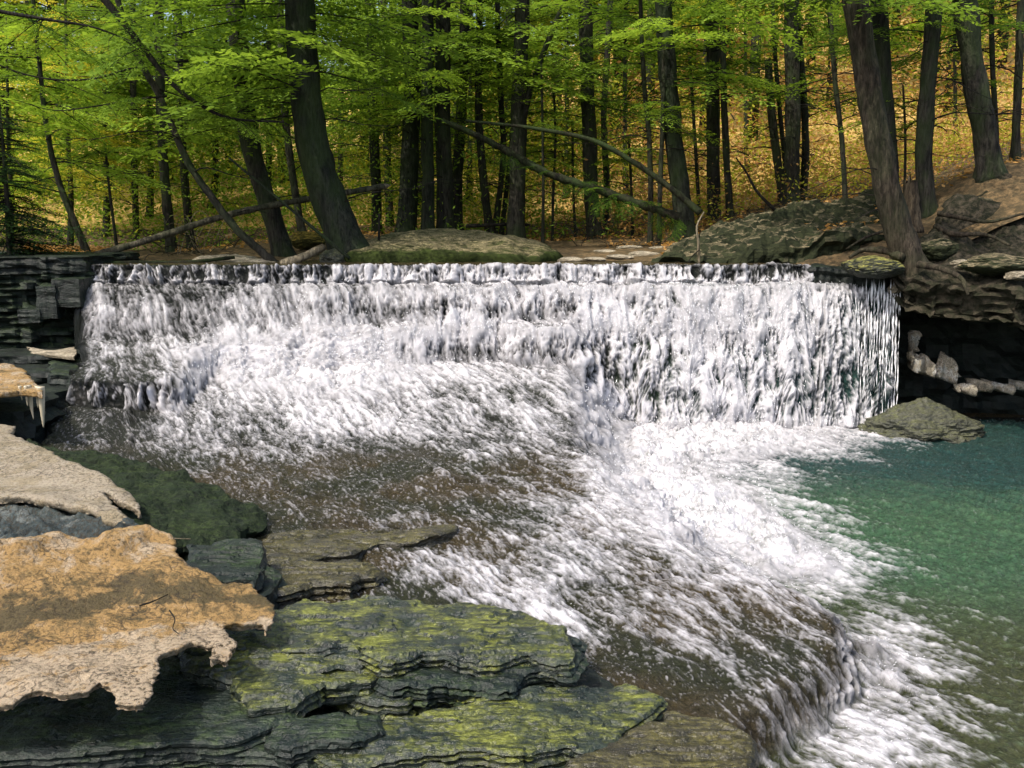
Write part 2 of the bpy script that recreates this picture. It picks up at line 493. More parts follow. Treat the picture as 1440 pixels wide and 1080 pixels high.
def zfield(X, Y, cut=True):
    I = lambda v: np.interp(X, KX, v)
    e1 = .05 * perlin(X * .8, 0 * X + .3) + .05 * perlin(X * 3.1, 0 * X + 1.3)
    e2 = .24 * perlin(X * .8, 0 * X + 5.3, seed=2) + .11 * perlin(X * 3.3, 0 * X + 2.3)
    e3 = .34 * perlin(X * .9, 0 * X + 9.3, seed=5) + .13 * perlin(X * 3.7, 0 * X + 4.3)
    S = lambda Ye, w_: sstep(0, 1, (Ye - Y) / w_)
    s1 = S(12.6 + e1, .08)
    s2 = S(12.42 + e2 * .7, I([.85, .85, .8, .66, .5, .4, .36, .34, .28, .28, .28, .28, .28]))
    s3 = S(I([11.6, 11.6, 11.6, 11.7, 11.85, 11.95, 11.97, 12.0, 12.0, 12, 12, 12, 12]) + e3, I([.55, .6, .7, .7, .55, .42, .36, .34, .3, .3, .3, .3, .3]))
    xl = 1 - sstep(-3.75, -3.45, X + .15 * perlin(Y * 2, X * 2))
    s4 = S(10.42 + e2, .16)
    h4 = .24 * xl
    ramp = np.interp(Y, [2.4, 3.6, 4.4, 5.2, 6.5, 9.7, 10.6, 11.5, 12.1], [.05, .12, .17, .22, .31, .45, .66, .84, .92])
    qn = fbm(X * .75 + .3 * Y, Y * .95, o=4, seed=91) * 2.6 + Y * 1.15 + X * .35
    fr_ = qn - np.floor(qn)
    ramp = ramp + .038 * (sstep(.45, .95, fr_) - fr_) * sstep(11.4, 10.4, Y)
    h1, h2, h3 = .23, I([.55, .55, .5, .47, .45, .44, .44, .44, .44, .44, .44, .44, .44]), 0
    h3 = 1.08 - h1 - h2 - h4
    zl = ramp + h1 * (1 - s1) + h2 * (1 - s2) + h3 * (1 - s3) + h4 * (1 - s4)
    xL = np.interp(Y, [6, 8.5, 9.2, 10, 11, 11.6, 12.2, 13], [-3.6, -4.35, -4.5, -4.75, -4.8, -5.05, -5.36, -5.5])
    zl = zl - 1.2 * sstep(xL - .02, xL - .12, X + .05 * perlin(Y * 4, X * 0 + 2.2)) * (Y > 5)
    # right: one tall fall into the pool
    sR = np.clip((12.43 + .6 * e2 - Y) / .42, 0, 1)
    prof = np.clip(1 - (sR * .55 + .45 * sR ** 2.2), 0, 1)
    prof = prof + .035 * np.sin(np.clip(sR, 0, 1) * math.pi * 3) * (1 - sR) * (sR > 0)
    zr = h1 * (1 - s1) * (1 - sstep(3.74, 3.82, X + .04 * perlin(Y * 6, X * 0 + .7))) + 1.77 * np.where(sR >= 1, 0, prof)
    # right end of the fall
    end = sstep(4.72, 4.8, X + .05 * perlin(X * 0 + 3.1, Y * 9))
    if cut: zr = zr * (1 - end * (Y > 11.2))
    d = edge_dist(X, Y) + .10 * perlin(X * 1.9, Y * 1.9, seed=8) + .07 * perlin(X * 5, Y * 5, seed=18)
    dm = np.interp(Y, [2.4, 4.2, 5.5, 6.5, 8, 9.5, 11, 12.2], [.12, .12, .14, .36, .46, .40, .42, .5])
    Wt = sstep(-1, 1, d / dm)
    return zl * (1 - Wt) + zr * Wt, Wt, s1


def build_water():
    NS = 1050
    t = np.concatenate([np.linspace(-1.5, -1, 16)[:-1], np.linspace(-1, 1, 920), np.linspace(1, 1.9, 46)[1:]])
    NU = len(t)
    Yf = np.concatenate([np.linspace(15.2, 12.9, 60)[:-1], np.linspace(12.9, 11.2, 900)[:-1], np.linspace(11.2, 2.4, 800)])
    Xf = t[:, None] * (.56 * Yf[None] + .35)
    Yg = np.broadcast_to(Yf, Xf.shape)
    Z, Wt, _ = zfield(Xf, Yg, False)
    dY = np.diff(Yg, axis=1); dZ = np.diff(Z, axis=1)
    ds = np.sqrt(dZ ** 2 + (dY * .28) ** 2) / Yg[:, 1:]
    # average the row spacing over neighbouring columns so that rows stay smooth
    k = 40
    c = np.cumsum(np.pad(ds, ((k + 1, k), (0, 0)), mode='edge'), 0)
    ds = (c[2 * k + 1:] - c[:-2 * k - 1]) / (2 * k + 1)
    cs = np.concatenate([np.zeros((NU, 1)), np.cumsum(ds, 1)], 1)
    Y = np.empty((NU, NS))
    for i in range(NU):
        Y[i] = np.interp(np.linspace(0, cs[i, -1], NS), cs[i], Yf)
    X = t[:, None] * (.56 * Y + .35)
    Z, Wt, s1 = zfield(X, Y)
    P = np.stack([X, Y, Z], -1)
    px, py = project(P)
    D = foam_density(px, py)
    seg = np.sqrt((np.diff(P, axis=1) ** 2).sum(-1))
    s = np.concatenate([np.zeros((NU, 1)), np.cumsum(seg, 1)], 1)
    s = s - s[:, :1]
    Tu = np.gradient(P, axis=0); Ts = np.gradient(P, axis=1)
    N = np.cross(Ts, Tu); N /= np.linalg.norm(N, axis=-1)[..., None] + 1e-9
    N *= np.sign(N[..., 2:3] + 1e-6)
    # a smooth outward normal for the displacement
    nz = N[..., 2]
    steep = 1 - sstep(.35, .9, nz)
    up = Y > 12.66
    pool = Wt * (1 - steep) * (Y < 12.3)
    th = 1.1
    acr = X * math.sin(th) + Y * math.cos(th); alo = X * math.cos(th) - Y * math.sin(th)
    wx = .06 * perlin(X * 2.2, Y * 2.2, seed=3); wy = .10 * perlin(X * 2.2, Y * 2.2, seed=9)
    # falling water: long vertical threads
    u = X + .05 * perlin(X * 3, s * 1.5, seed=12)
    u = u + .03 * perlin(X * 7, s * 5, seed=13)
    f1 = perlin(u * 5, s * 2.6, seed=21); f2 = perlin(u * 13, s * 4.4, seed=22)
    f3 = perlin(u * 30, s * 7.5, seed=23); f4 = perlin(u * 64, s * 19, seed=24)
    mod = .75 + .7 * perlin(X * 1.7, s * 2.3, seed=25)
    f3 = f3 * mod; f2 = f2 * (1.5 - .6 * mod)
    fall = (.24 * f1 + .36 * f2 + .42 * f3 + .34 * f4)
    # running water over the shelf
    g1 = perlin((acr + wx) * 4.5, (alo + wy) * 1.4, seed=31); g2 = perlin((acr + wx) * 11, (alo + wy) * 2.2, seed=32)
    g3 = perlin((acr + wx) * 25, (alo + wy) * 6.5, seed=33); g4 = perlin((acr + wx * .6) * 55, alo * 17, seed=34)
    flow = (.16 * g1 + .34 * g2 + .34 * g3 + .34 * g4)
    # boiling water
    b1 = perlin((X + wx) * 3.6, (Y + wy) * 3.6, Z * 3.6, seed=41); b2 = perlin((X + wx) * 8.5, Y * 8.5, Z * 8.5, seed=42)
    b3 = perlin(X * 20, Y * 20, Z * 20, seed=43); b4 = perlin(X * 48, Y * 48, Z * 48, seed=44)
    boil = (.36 * b1 + .36 * b2 + .32 * b3 + .22 * b4)
    # pool ripples, current runs to the right and towards the viewer
    ac2 = X * .78 + Y * .62; al2 = X * .62 - Y * .78
    p1 = perlin((ac2 + wx * 2) * 3.2, (al2 + wy * 2) * 1.3, seed=51); p2 = perlin((ac2 + wx) * 8.5, (al2 + wy) * 2.4, seed=52)
    p3 = perlin((ac2 + wx) * 19, (al2 + wy) * 9, seed=53); p4 = perlin((ac2 + wx) * 42, al2 * 24, seed=54)
    pl = (.20 * p1 + .36 * p2 + .34 * p3 + .32 * p4)
    wb = sstep(.82, .98, D) * (1 - .6 * steep)
    ws = steep * (1 - wb)
    wp = pool * (1 - wb) * (1 - ws)
    wf = np.clip(1 - wb - ws - wp, 0, 1)
    pat = ws * fall + wb * boil + wp * pl + wf * flow
    # wide patches of thicker and thinner water
    patch = perlin(X * 1.3 + Y * .2, Y * .9 + Z * 1.6, seed=61) * .5 + perlin(X * 3.1, Z * 2.8 + Y * 1.7, seed=62) * .4
    wv = .25 * perlin(X * .9, Y * .9, seed=63)
    lf = .6 * perlin((acr + wv) * 1.9, (alo + wv) * .65, seed=64) + .5 * perlin((acr + wx * 2) * 4.6, (alo + wy) * 1.3, seed=65)
    lp = .6 * perlin((ac2 + wv) * 1.7, (al2 + wv) * .6, seed=66) + .5 * perlin((ac2 + wx * 2) * 4.4, (al2 + wy) * 1.2, seed=67)
    Dm = np.clip(D + ((.08 + .30 * ws) * patch + .34 * wf * lf + .36 * wp * lp) * sstep(1.0, .88, D), 0, 1)
    th_ = (1 - Dm) * 1.25 - .62
    soft = .40 + .24 * (wf + wp)
    foam = sstep(-soft, soft, pat * (1.15 - .15 * (wf + wp)) - th_ - .26 * wf * sstep(1, .8, D) - .34 * wp * sstep(1.02, .85, D))
    foam *= .80 - .16 * wb + (.28 + .26 * wb) * np.clip(.5 + 1.2 * (ws * f3 + wb * (.7 * b3 + .6 * b2 + .3 * b4) + wp * p3 + wf * g3), 0, 1)
    foam *= 1 - wp * sstep(.24, .10, D)
    foam = np.where(up, .0, foam)
    xL = np.interp(Y, [6, 8.5, 9.2, 10, 11, 11.6, 12.2, 13], [-3.6, -4.35, -4.5, -4.75, -4.8, -5.05, -5.36, -5.5])
    foam *= np.where(Y > 5, sstep(xL - .06, xL + .12, X), 1)
    foam *= 1 - sstep(4.74, 4.82, X) * (Y > 12.05)
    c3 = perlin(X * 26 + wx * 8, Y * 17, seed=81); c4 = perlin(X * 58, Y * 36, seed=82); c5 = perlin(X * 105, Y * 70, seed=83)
    spk = sstep(.12, .62, .5 * c3 + .6 * c4 + .5 * c5)  # fine specks added to the foam value, painted in for glints
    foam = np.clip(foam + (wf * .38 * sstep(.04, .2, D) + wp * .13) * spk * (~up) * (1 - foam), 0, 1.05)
    bil = np.abs(b2) * .55 + np.abs(b3) * .35 + np.abs(b4) * .2
    fuv = np.stack([ws * u + wf * acr + wp * ac2 + wb * acr, ws * s + wf * alo + wp * al2 + wb * (alo + Z) * 2.2, 0 * X], -1)
    disp = ws * (.085 * f1 + .028 * f2 + .011 * f3 + .006 * f4)
    disp += wb * (.11 * (bil - .15) + .075 * b1 + .014 * b4)
    disp += wf * (.028 * g1 + .024 * g2 + .012 * g3 + .006 * g4 + .03 * lf) * (.6 + .8 * D)
    disp += wp * (.024 * p1 * 1.5 + .036 * p2 + .017 * p3 + .009 * p4 + .03 * lp * D)
    disp += (wf + wp) * (.010 * c3 + .006 * c4 + .003 * c5)
    disp = np.where(up, .004 * p2 + .003 * p3, disp)
    disp *= np.clip(Y / 8.5, .5, 1)
    disp += .05 * foam * (ws + wb) * (D > .3)
    Ns = N.copy()
    Ns[..., 1] = np.where(steep > .2, -np.abs(Ns[..., 1]), Ns[..., 1])
    P = P + Ns * disp[..., None]
    # colour of the bed seen through the film of water
    brown = np.array([.058, .043, .018]); olive = np.array([.026, .029, .012]); dark = np.array([.010, .013, .011])
    green = np.array([.040, .100, .048]); teal = np.array([.012, .048, .044]); olv = np.array([.05, .058, .02]); slate = np.array([.03, .033, .024])
    nb = sstep(-.35, .35, fbm(X * 1.4, Y * 1.4, o=4, seed=71))[..., None]
    bed = brown * (1 - nb) + olive * nb
    bed = bed + (slate - bed) * (sstep(8.2, 9.8, Y))[..., None]
    bed = bed + (dark - bed) * np.clip(steep * 1.2 * (Y > 8) + (Y > 11.6) * .8, 0, 1)[..., None]
    pf = sstep(5.2, 7.2, Y)[..., None]; pt = sstep(8.2, 10.4, Y + .25 * (X - 3))[..., None]
    pc = olv * (1 - pf) + green * pf
    pc = pc * (1 - pt) + teal * pt  # darker teal towards the bank: its shade put into the pool colour
    lt = sstep(-.15, .55, .5 * p2 + .6 * p3 + .5 * p4)[..., None]  # lighter green on the ripples: bubbles plus glints put into the colour
    pc = pc * (.75 + .3 * (1 - lt)) + np.array([.075, .125, .06]) * lt * (.15 + .36 * (1 - pt))
    near_edge = sstep(1.6, .4, X - np.interp(Y, EDGE[::-1, 1], EDGE[::-1, 0]))[..., None]
    pc = pc + (olv - pc) * near_edge * .55
    wpool = (sstep(.55, .95, Wt) * (Y < 12.5))[..., None]
    bed = bed * (1 - wpool) + pc * wpool
    bed = np.where((up & (Y > 12.7))[..., None], np.array([.09, .065, .03]), bed)
    bed = np.where(((X > 4.74) & (Y > 11.9) & (Z > .02))[..., None], dark * .6, bed)
    idx = np.arange(NU * NS).reshape(NU, NS)
    q = np.stack([idx[:-1, :-1], idx[:-1, 1:], idx[1:, 1:], idx[1:, :-1]], -1)
    fy = (Y[:-1, :-1] + Y[1:, 1:]) / 2; fw = (Wt[:-1, :-1] + Wt[1:, 1:]) / 2; fX = (X[:-1, :-1] + X[1:, 1:]) / 2
    fz = (Z[:-1, :-1] + Z[1:, 1:]) / 2
    fallf = (fy <= 12.62) & (((fw <= .5) & (fy > 9.75)) | ((fw > .5) & (fy > 11.95) & (fz > .03)))
    poolf = (~fallf) & (fw > .5) & (fy < 12.62)
    Fv = fuv.reshape(-1, 3); Pv = P.reshape(-1, 3); fo = foam.ravel(); bc = bed.reshape(-1, 3)
    for name, msk in (('waterfall', fallf), ('pool_water', poolf), ('stream_water', ~(fallf | poolf))):
        f = q[msk]
        used, inv = np.unique(f, return_inverse=True)
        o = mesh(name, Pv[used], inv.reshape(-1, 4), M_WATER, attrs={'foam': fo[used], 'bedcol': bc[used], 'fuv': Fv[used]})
        tag(o, kind='structure')
    return P, D, Ns, foam, steep, Wt


WP, WD, WN, WFOAM, WSTEEP, WWT = build_water()
print('water', round(time.time() - T0, 1))


def ribbon_drops(pos, vel, rad, ln):
    """one mesh of small stretched drops"""
    n = len(pos)
    vel = vel / (np.linalg.norm(vel, axis=1)[:, None] + 1e-9)
    ax = np.cross(vel, rng.normal(size=(n, 3))); ax /= np.linalg.norm(ax, axis=1)[:, None] + 1e-9
    bx = np.cross(vel, ax)
    r = rad[:, None]; l = ln[:, None]
    V = np.stack([pos + vel * l, pos + ax * r, pos + bx * r, pos - ax * r, pos - bx * r, pos - vel * l], 1)
    f = np.array([(0, 1, 2), (0, 2, 3), (0, 3, 4), (0, 4, 1), (5, 2, 1), (5, 3, 2), (5, 4, 3), (5, 1, 4)])
    return V.reshape(-1, 3), (np.arange(n)[:, None, None] * 6 + f[None]).reshape(-1, 3)


def build_spray():
    p = WP.reshape(-1, 3); d = WD.ravel(); n = WN.reshape(-1, 3); fo = WFOAM.ravel(); st = WSTEEP.ravel()
    px, py = project(p)
    vis = (px > 100) & (px < 1460) & (py > 380) & (py < 1090) & (fo > .5) & (d > .6) & (p[:, 1] < 12.55)
    pr = vis * (d ** 4) * (1 + 2.0 * (st > .5))
    pr = pr / pr.sum()
    k = rng.choice(len(p), 9000, p=pr)
    near = np.clip(p[k, 1] / 12, .4, 1)
    off = rng.exponential(.03, len(k)) * near
    pos = p[k] + n[k] * off[:, None] + rng.normal(size=(len(k), 3)) * .012 * near[:, None]
    pos[:, 2] += np.abs(rng.normal(size=len(k))) * .015 * near
    vel = np.stack([rng.normal(size=len(k)) * .25, -.3 * np.ones(len(k)), -1 - .5 * rng.random(len(k))], 1)
    flat = st[k] < .5
    vel[flat] = rng.normal(size=(flat.sum(), 3)) * (1, 1, .8)
    rad = rng.uniform(.0022, .0062, len(k)) * near
    ln = rad * rng.uniform(1.2, 3.5, len(k))
    # thin separate threads at the right end of the fall and along the lips
    n = 520
    xs = 4.25 + .55 * rng.random(n) ** .6
    xs = np.round(xs * 26) / 26 + rng.normal(size=n) * .004
    zs = rng.uniform(.1, 1.76, n)
    tp = np.c_[xs, 12.30 - .10 * (1.8 - zs) - .05 * rng.random(n) - .05, zs]
    pos = np.concatenate([pos, tp]); vel = np.concatenate([vel, np.c_[rng.normal(size=n) * .03, np.full(n, -.05), -np.ones(n)]])
    rad = np.concatenate([rad, rng.uniform(.003, .007, n)]); ln = np.concatenate([ln, rng.uniform(.03, .16, n)])
    V, f = ribbon_drops(pos, vel, rad, ln)
    s = NT('spray drops')
    s.b.inputs['Base Color'].default_value = (.9, .91, .94, 1); s.b.inputs['Roughness'].default_value = .25
    o = mesh('spray', V, f, s.m)
    tag(o, 'fine white spray drops thrown up along the falling water', 'spray', kind='stuff')


build_spray()


# ------------------------------------------------------------------ rock slabs and ice sheets
def in_poly(x, y, P):
    r = np.zeros(x.shape, bool)
    n = len(P)
    for i in range(n):
        x1, y1 = P[i]; x2, y2 = P[(i + 1) % n]
        c = ((y1 > y) != (y2 > y)) & (x < (x2 - x1) * (y - y1) / ((y2 - y1) if y2 != y1 else 1e-12) + x1)
        r ^= c
    return r


def slab(name, outline, thick, m, res=.03, rough=.03, top=.012, under=.0, strata=.03, rows=6, dome=0., seed=0, parent=None, angular=0.,
         smooth=False, terr=.0, attr_fn=None, topfreq=3.0, relief=None):
    O = np.array(outline, float)
    seedv = seed * 13.7 + 1
    # fractal outline
    pts = []
    n = len(O)
    for i in range(n):
        a, b = O[i], O[(i + 1) % n]
        L = np.linalg.norm((b - a)[:2])
        k = max(1, int(L / res))
        for j in range(k):
            pts.append(a + (b - a) * (j / k))
    B = np.array(pts)
    d = np.roll(B, -1, 0) - np.roll(B, 1, 0)
    nn = np.stack([d[:, 1], -d[:, 0]], 1); nn /= np.linalg.norm(nn, axis=1)[:, None] + 1e-9
    area = .5 * np.sum(B[:, 0] * np.roll(B[:, 1], -1) - np.roll(B[:, 0], -1) * B[:, 1])
    if area < 0: nn = -nn
    # broken rock: straight chips between random corners
    if angular:
        L_ = np.concatenate([[0], np.cumsum(np.linalg.norm(np.diff(P_ := B[:, :2], axis=0), axis=1))])
        r_ = np.random.default_rng(int(seedv * 10) % 100000)
        kn = [0.0]
        while kn[-1] < L_[-1]: kn.append(kn[-1] + r_.uniform(.6, 3.2) * angular)
        kn = np.array(kn); kv = r_.normal(size=len(kn)) * rough; kv[-1] = kv[0]
        B[:, :2] += nn * np.interp(L_, kn, kv)[:, None]
    off = rough * (.35 if angular else 1) * (1.3 * perlin(B[:, 0] * .16 / max(rough, .01), B[:, 1] * .16 / max(rough, .01), seed=seedv) + .8 * fbm(B[:, 0] * .6 / max(rough, .01), B[:, 1] * .6 / max(rough, .01), o=2, seed=seedv + 5))
    B[:, :2] += nn * off[:, None]
    P2 = B[:, :2]
    lo, hi = P2.min(0), P2.max(0)
    gx, gy = np.meshgrid(np.arange(lo[0], hi[0], res), np.arange(lo[1], hi[1], res))
    gx = gx.ravel() + rng.uniform(-.35, .35, gx.size) * res; gy = gy.ravel() + rng.uniform(-.35, .35, gy.size) * res
    ins = in_poly(gx, gy, P2)
    gx, gy = gx[ins], gy[ins]
    # clear of the boundary
    keep = np.ones(len(gx), bool)
    for c0 in range(0, len(gx), 4000):
        dd = ((gx[c0:c0 + 4000, None] - P2[None, :, 0]) ** 2 + (gy[c0:c0 + 4000, None] - P2[None, :, 1]) ** 2).min(1)
        keep[c0:c0 + 4000] = dd > (.55 * res) ** 2
    Q = np.concatenate([P2, np.stack([gx[keep], gy[keep]], 1)])
    nb = len(P2)
    vs, es, fs, ov, oe, of = delaunay_2d_cdt([Vector((float(a), float(b))) for a, b in Q], [(i, (i + 1) % nb) for i in range(nb)], [list(range(nb))], 1, 1e-6)
    xy = np.array([(v.x, v.y) for v in vs])
    tri = np.array([f for f in fs if len(f) == 3], np.int64)
    mp = {}
    for i, l in enumerate(ov):
        for a in l:
            mp[a] = i
    loop = []
    for i in range(nb):
        j = mp.get(i)
        if j is not None and (not loop or loop[-1] != j): loop.append(j)
    loop = np.array(loop)
    # top height: blended from the outline, plus dome and relief
    wgt = 1 / (((xy[:, None, 0] - O[None, :, 0]) ** 2 + (xy[:, None, 1] - O[None, :, 1]) ** 2) + 1e-3) ** 1.5
    zt = (wgt * O[None, :, 2]).sum(1) / wgt.sum(1)
    bd = np.empty(len(xy))
    L2 = xy[loop]
    for c0 in range(0, len(xy), 4000):
        bd[c0:c0 + 4000] = np.sqrt(((xy[c0:c0 + 4000, None] - L2[None]) ** 2).sum(-1).min(1))
    ext = (hi - lo).min() / 2
    if dome: zt = zt + dome * np.sqrt(np.clip(bd / (ext * .8), 0, 1) * (2 - np.clip(bd / (ext * .8), 0, 1)))
    fr = topfreq
    rel = fbm(xy[:, 0] * fr, xy[:, 1] * fr * 1.6, o=6, seed=seedv + 9, gain=.55)
    zt = zt + top * rel * np.clip(bd / (res * 2), .3, 1)
    if terr:
        q = fbm(xy[:, 0] * 1.6, xy[:, 1] * 2.8, o=5, seed=seedv + 30) * 4.5
        zt = zt + terr * (np.floor(q) + sstep(.75, 1, q - np.floor(q)))
    if relief is not None: zt = zt + relief(xy, bd)
    zt = zt - np.clip(1 - bd / (res * 1.3), 0, 1) * min(.012, thick * .2)
    nv = len(xy)
    V = [np.c_[xy, zt]]
    A = [np.ones(nv)]
    dl = np.roll(L2, -1, 0) - np.roll(L2, 1, 0)
    ln = np.stack([dl[:, 1], -dl[:, 0]], 1); ln /= np.linalg.norm(ln, axis=1)[:, None] + 1e-9
    a2 = .5 * np.sum(L2[:, 0] * np.roll(L2[:, 1], -1) - np.roll(L2[:, 0], -1) * L2[:, 1])
    if a2 < 0: ln = -ln
    ids = [loop]
    cnt = nv
    m_ = len(loop)
    if rows == 1: rows = 2
    for k in range(1, rows + 1):
        dpt = thick * k / rows
        st = fbm(L2[:, 0] * 2.5, L2[:, 1] * 2.5, np.full(m_, dpt * 14 + seedv), o=3, seed=seedv + 50)
        if angular:
            st = np.round(st * 2.2 + .9 * math.sin(k * 2.4 + seedv)) / 2.2
        of2 = strata * (np.sign(st) * np.abs(st) ** .6) * (1 if k < rows else .5) - under * (k / rows)
        zz = zt[loop] - dpt + .2 * thick / rows * perlin(L2[:, 0] * 9, L2[:, 1] * 9, seed=seedv + k)
        V.append(np.c_[L2 + ln * of2[:, None], zz])
        ids.append(np.arange(cnt, cnt + m_)); cnt += m_
        A.append(np.zeros(m_))
    quads = []
    for a, b in zip(ids[:-1], ids[1:]):
        a1, b1 = np.roll(a, -1), np.roll(b, -1)
        quads.append(np.stack([a, a1, b1, b] if a2 < 0 else [a, b, b1, a1], 1))
    # underside
    remap = np.full(nv, -1)
    inner = np.setdiff1d(np.arange(nv), loop)
    remap[loop] = ids[-1]
    remap[inner] = np.arange(cnt, cnt + len(inner))
    Bv = V[0][inner].copy(); Bv[:, 2] = zt[inner] - thick
    V.append(Bv); A.append(np.zeros(len(inner)))
    v3 = xy[tri]
    sgn = np.cross(v3[:, 1] - v3[:, 0], v3[:, 2] - v3[:, 0])
    tri = np.where((sgn > 0)[:, None], tri, tri[:, ::-1])
    bot = remap[tri][:, ::-1]
    V = np.concatenate(V)
    at = None
    if attr_fn is not None: at = {'dirt': attr_fn(V)}
    return mesh(name, V, [tri, bot, np.concatenate(quads)], m, parent, smooth, at)


def PX(z, *pts):
    return [pz(a, b, z) for a, b in pts]


def P3(*pts):
    return [pz(*p) for p in pts]


def rock(name, label, cat, *a, **k):
    return tag(slab(name, *a, **k), label, cat)


# foreground shale ledges
rock('rock_ledge', 'black layered ledge deep under the stacked mossy slabs', 'rock ledge',
     PX(.20, (200, 930), (350, 880), (600, 890), (800, 905), (845, 940), (870, 1000), (900, 1030), (860, 1130), (100, 1130)),
     .3, M_WALL, res=.03, rough=.03, top=.03, strata=.04, rows=5, angular=.05, seed=61)
rock('rock_slab', 'wide mossy shale slab whose blunt dark corner meets the white rapids', 'rock slab',
     PX(.45, (352, 846), (470, 834), (560, 836), (690, 840), (748, 862), (796, 882), (804, 908), (796, 920), (742, 914), (690, 930), (610, 920), (545, 932), (500, 906), (420, 912), (335, 908), (320, 872)),
     .085, M_SLAB, res=.0115, rough=.022, top=.012, strata=.022, rows=8, terr=.015, angular=.05, seed=1)
rock('rock_slab', 'dark fractured slab wedged right beneath the wide blunt-cornered mossy slab', 'rock slab',
     PX(.37, (440, 905), (600, 890), (760, 890), (812, 900), (822, 930), (800, 944), (742, 948), (722, 962), (640, 958), (600, 972), (515, 950), (470, 940)),
     .09, M_SLABD, res=.0115, rough=.03, top=.018, strata=.035, rows=8, terr=.014, angular=.045, seed=2)
rock('rock_slab', 'thin green chipped layer showing between the dark fractured slab and the bottom shelf', 'rock slab',
     PX(.30, (470, 930), (640, 930), (790, 930), (800, 955), (740, 962), (690, 978), (620, 975), (560, 990), (500, 985), (450, 960)),
     .09, M_SLAB, res=.0115, rough=.03, top=.016, strata=.03, rows=7, terr=.014, angular=.045, seed=62)
rock('rock_slab', 'bright mossy shale wedge just right of the drooping ice tip', 'rock slab',
     PX(.40, (325, 944), (400, 926), (480, 926), (542, 936), (520, 952), (455, 962), (400, 986), (352, 990), (325, 965)),
     .11, M_SLAB, res=.0115, rough=.018, top=.014, strata=.025, rows=8, terr=.014, angular=.05, seed=3)
rock('rock_slab', 'narrow green shale step directly behind the bright mossy wedge', 'rock slab',
     PX(.425, (250, 898), (420, 900), (500, 908), (508, 926), (440, 936), (330, 946), (250, 935)),
     .1, M_SLAB, res=.0125, rough=.018, top=.012, strata=.02, rows=6, terr=.014, angular=.05, seed=4)
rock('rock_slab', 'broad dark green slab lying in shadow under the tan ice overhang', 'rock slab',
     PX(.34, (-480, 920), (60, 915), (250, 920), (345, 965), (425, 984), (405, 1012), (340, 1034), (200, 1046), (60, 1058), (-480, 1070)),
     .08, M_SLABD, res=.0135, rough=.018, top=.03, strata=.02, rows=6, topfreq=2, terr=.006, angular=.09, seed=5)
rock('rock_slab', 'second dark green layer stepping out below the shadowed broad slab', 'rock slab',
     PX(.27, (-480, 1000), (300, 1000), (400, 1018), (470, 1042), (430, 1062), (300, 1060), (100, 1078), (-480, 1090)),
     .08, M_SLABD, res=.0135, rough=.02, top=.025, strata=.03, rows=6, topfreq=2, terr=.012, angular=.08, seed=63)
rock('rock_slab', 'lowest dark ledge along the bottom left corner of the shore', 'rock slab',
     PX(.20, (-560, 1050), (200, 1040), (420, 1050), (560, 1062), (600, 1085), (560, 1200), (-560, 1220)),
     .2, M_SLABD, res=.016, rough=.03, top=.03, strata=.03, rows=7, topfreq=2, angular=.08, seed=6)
rock('rock_slab', 'olive mossy shelf with straight dark front edge at bottom centre', 'rock slab',
     PX(.305, (500, 1018), (640, 985), (780, 966), (880, 958), (935, 975), (900, 1000), (884, 1016), (850, 1044), (740, 1058), (600, 1062), (480, 1072), (440, 1050)),
     .075, M_SLAB, res=.0115, rough=.02, top=.012, strata=.025, rows=7, terr=.012, angular=.07, seed=7)
rock('rock_slab', 'dark cracked shelf running along the bottom edge below the olive shelf', 'rock slab',
     PX(.23, (420, 1050), (600, 1040), (760, 1040), (880, 1030), (900, 1048), (850, 1070), (760, 1120), (500, 1140), (400, 1100)),
     .1, M_SLABD, res=.0115, rough=.025, top=.018, strata=.03, rows=7, terr=.014, angular=.06, seed=64)
rock('rock_slab', 'small grey green chip of shale left of the bottom centre shelf', 'rock slab',
     PX(.34, (395, 1012), (470, 1000), (532, 998), (542, 1024), (500, 1042), (405, 1052), (372, 1036)),
     .08, M_SLABD, res=.0115, rough=.018, top=.012, strata=.02, rows=6, terr=.012, angular=.05, seed=8)
rock('rock_slab', 'wet brown ledge at the lower middle beside the small side cascade', 'rock slab',
     PX(.285, (880, 1030), (950, 1005), (1010, 1010), (1050, 1036), (1070, 1068), (1050, 1110), (900, 1120), (760, 1100), (800, 1070)),
     .22, M_SLABW, res=.0125, rough=.02, top=.012, strata=.03, rows=8, terr=.012, angular=.05, seed=9)
rock('rock_slab', 'low brown slab with water trickling over its front lip', 'rock slab',
     PX(.362, (352, 805), (420, 786), (500, 785), (530, 798), (492, 822), (440, 820), (390, 832), (340, 826)),
     .1, M_SLABW, res=.016, rough=.025, top=.012, strata=.03, rows=6, terr=.014, angular=.06, seed=10)
rock('rock_slab', 'flat tan brown slab just awash upstream of the trickling lip', 'rock slab',
     PX(.352, (352, 756), (440, 744), (560, 740), (640, 738), (612, 758), (520, 770), (480, 784), (420, 788), (366, 796)),
     .1, M_SLABW, res=.018, rough=.03, top=.012, strata=.02, rows=4, terr=.012, angular=.08, seed=11)
rock('rock_slab', 'squared dark block of layered shale behind the ice sheet point', 'rock slab',
     PX(.54, (262, 762), (330, 755), (366, 766), (372, 795), (350, 808), (290, 812), (262, 800)),
       .3, M_WALL2, res=.0145, rough=.02, top=.012, strata=.035, rows=10, terr=.014, angular=.07, seed=12)
rock('rock_slab', 'thin dark shale layer peeking out below the squared block', 'rock slab',
     PX(.43, (280, 800), (350, 795), (388, 806), (384, 832), (360, 850), (280, 860)),
     .2, M_WALL2, res=.0145, rough=.02, top=.012, strata=.03, rows=7, terr=.014, angular=.07, seed=13)
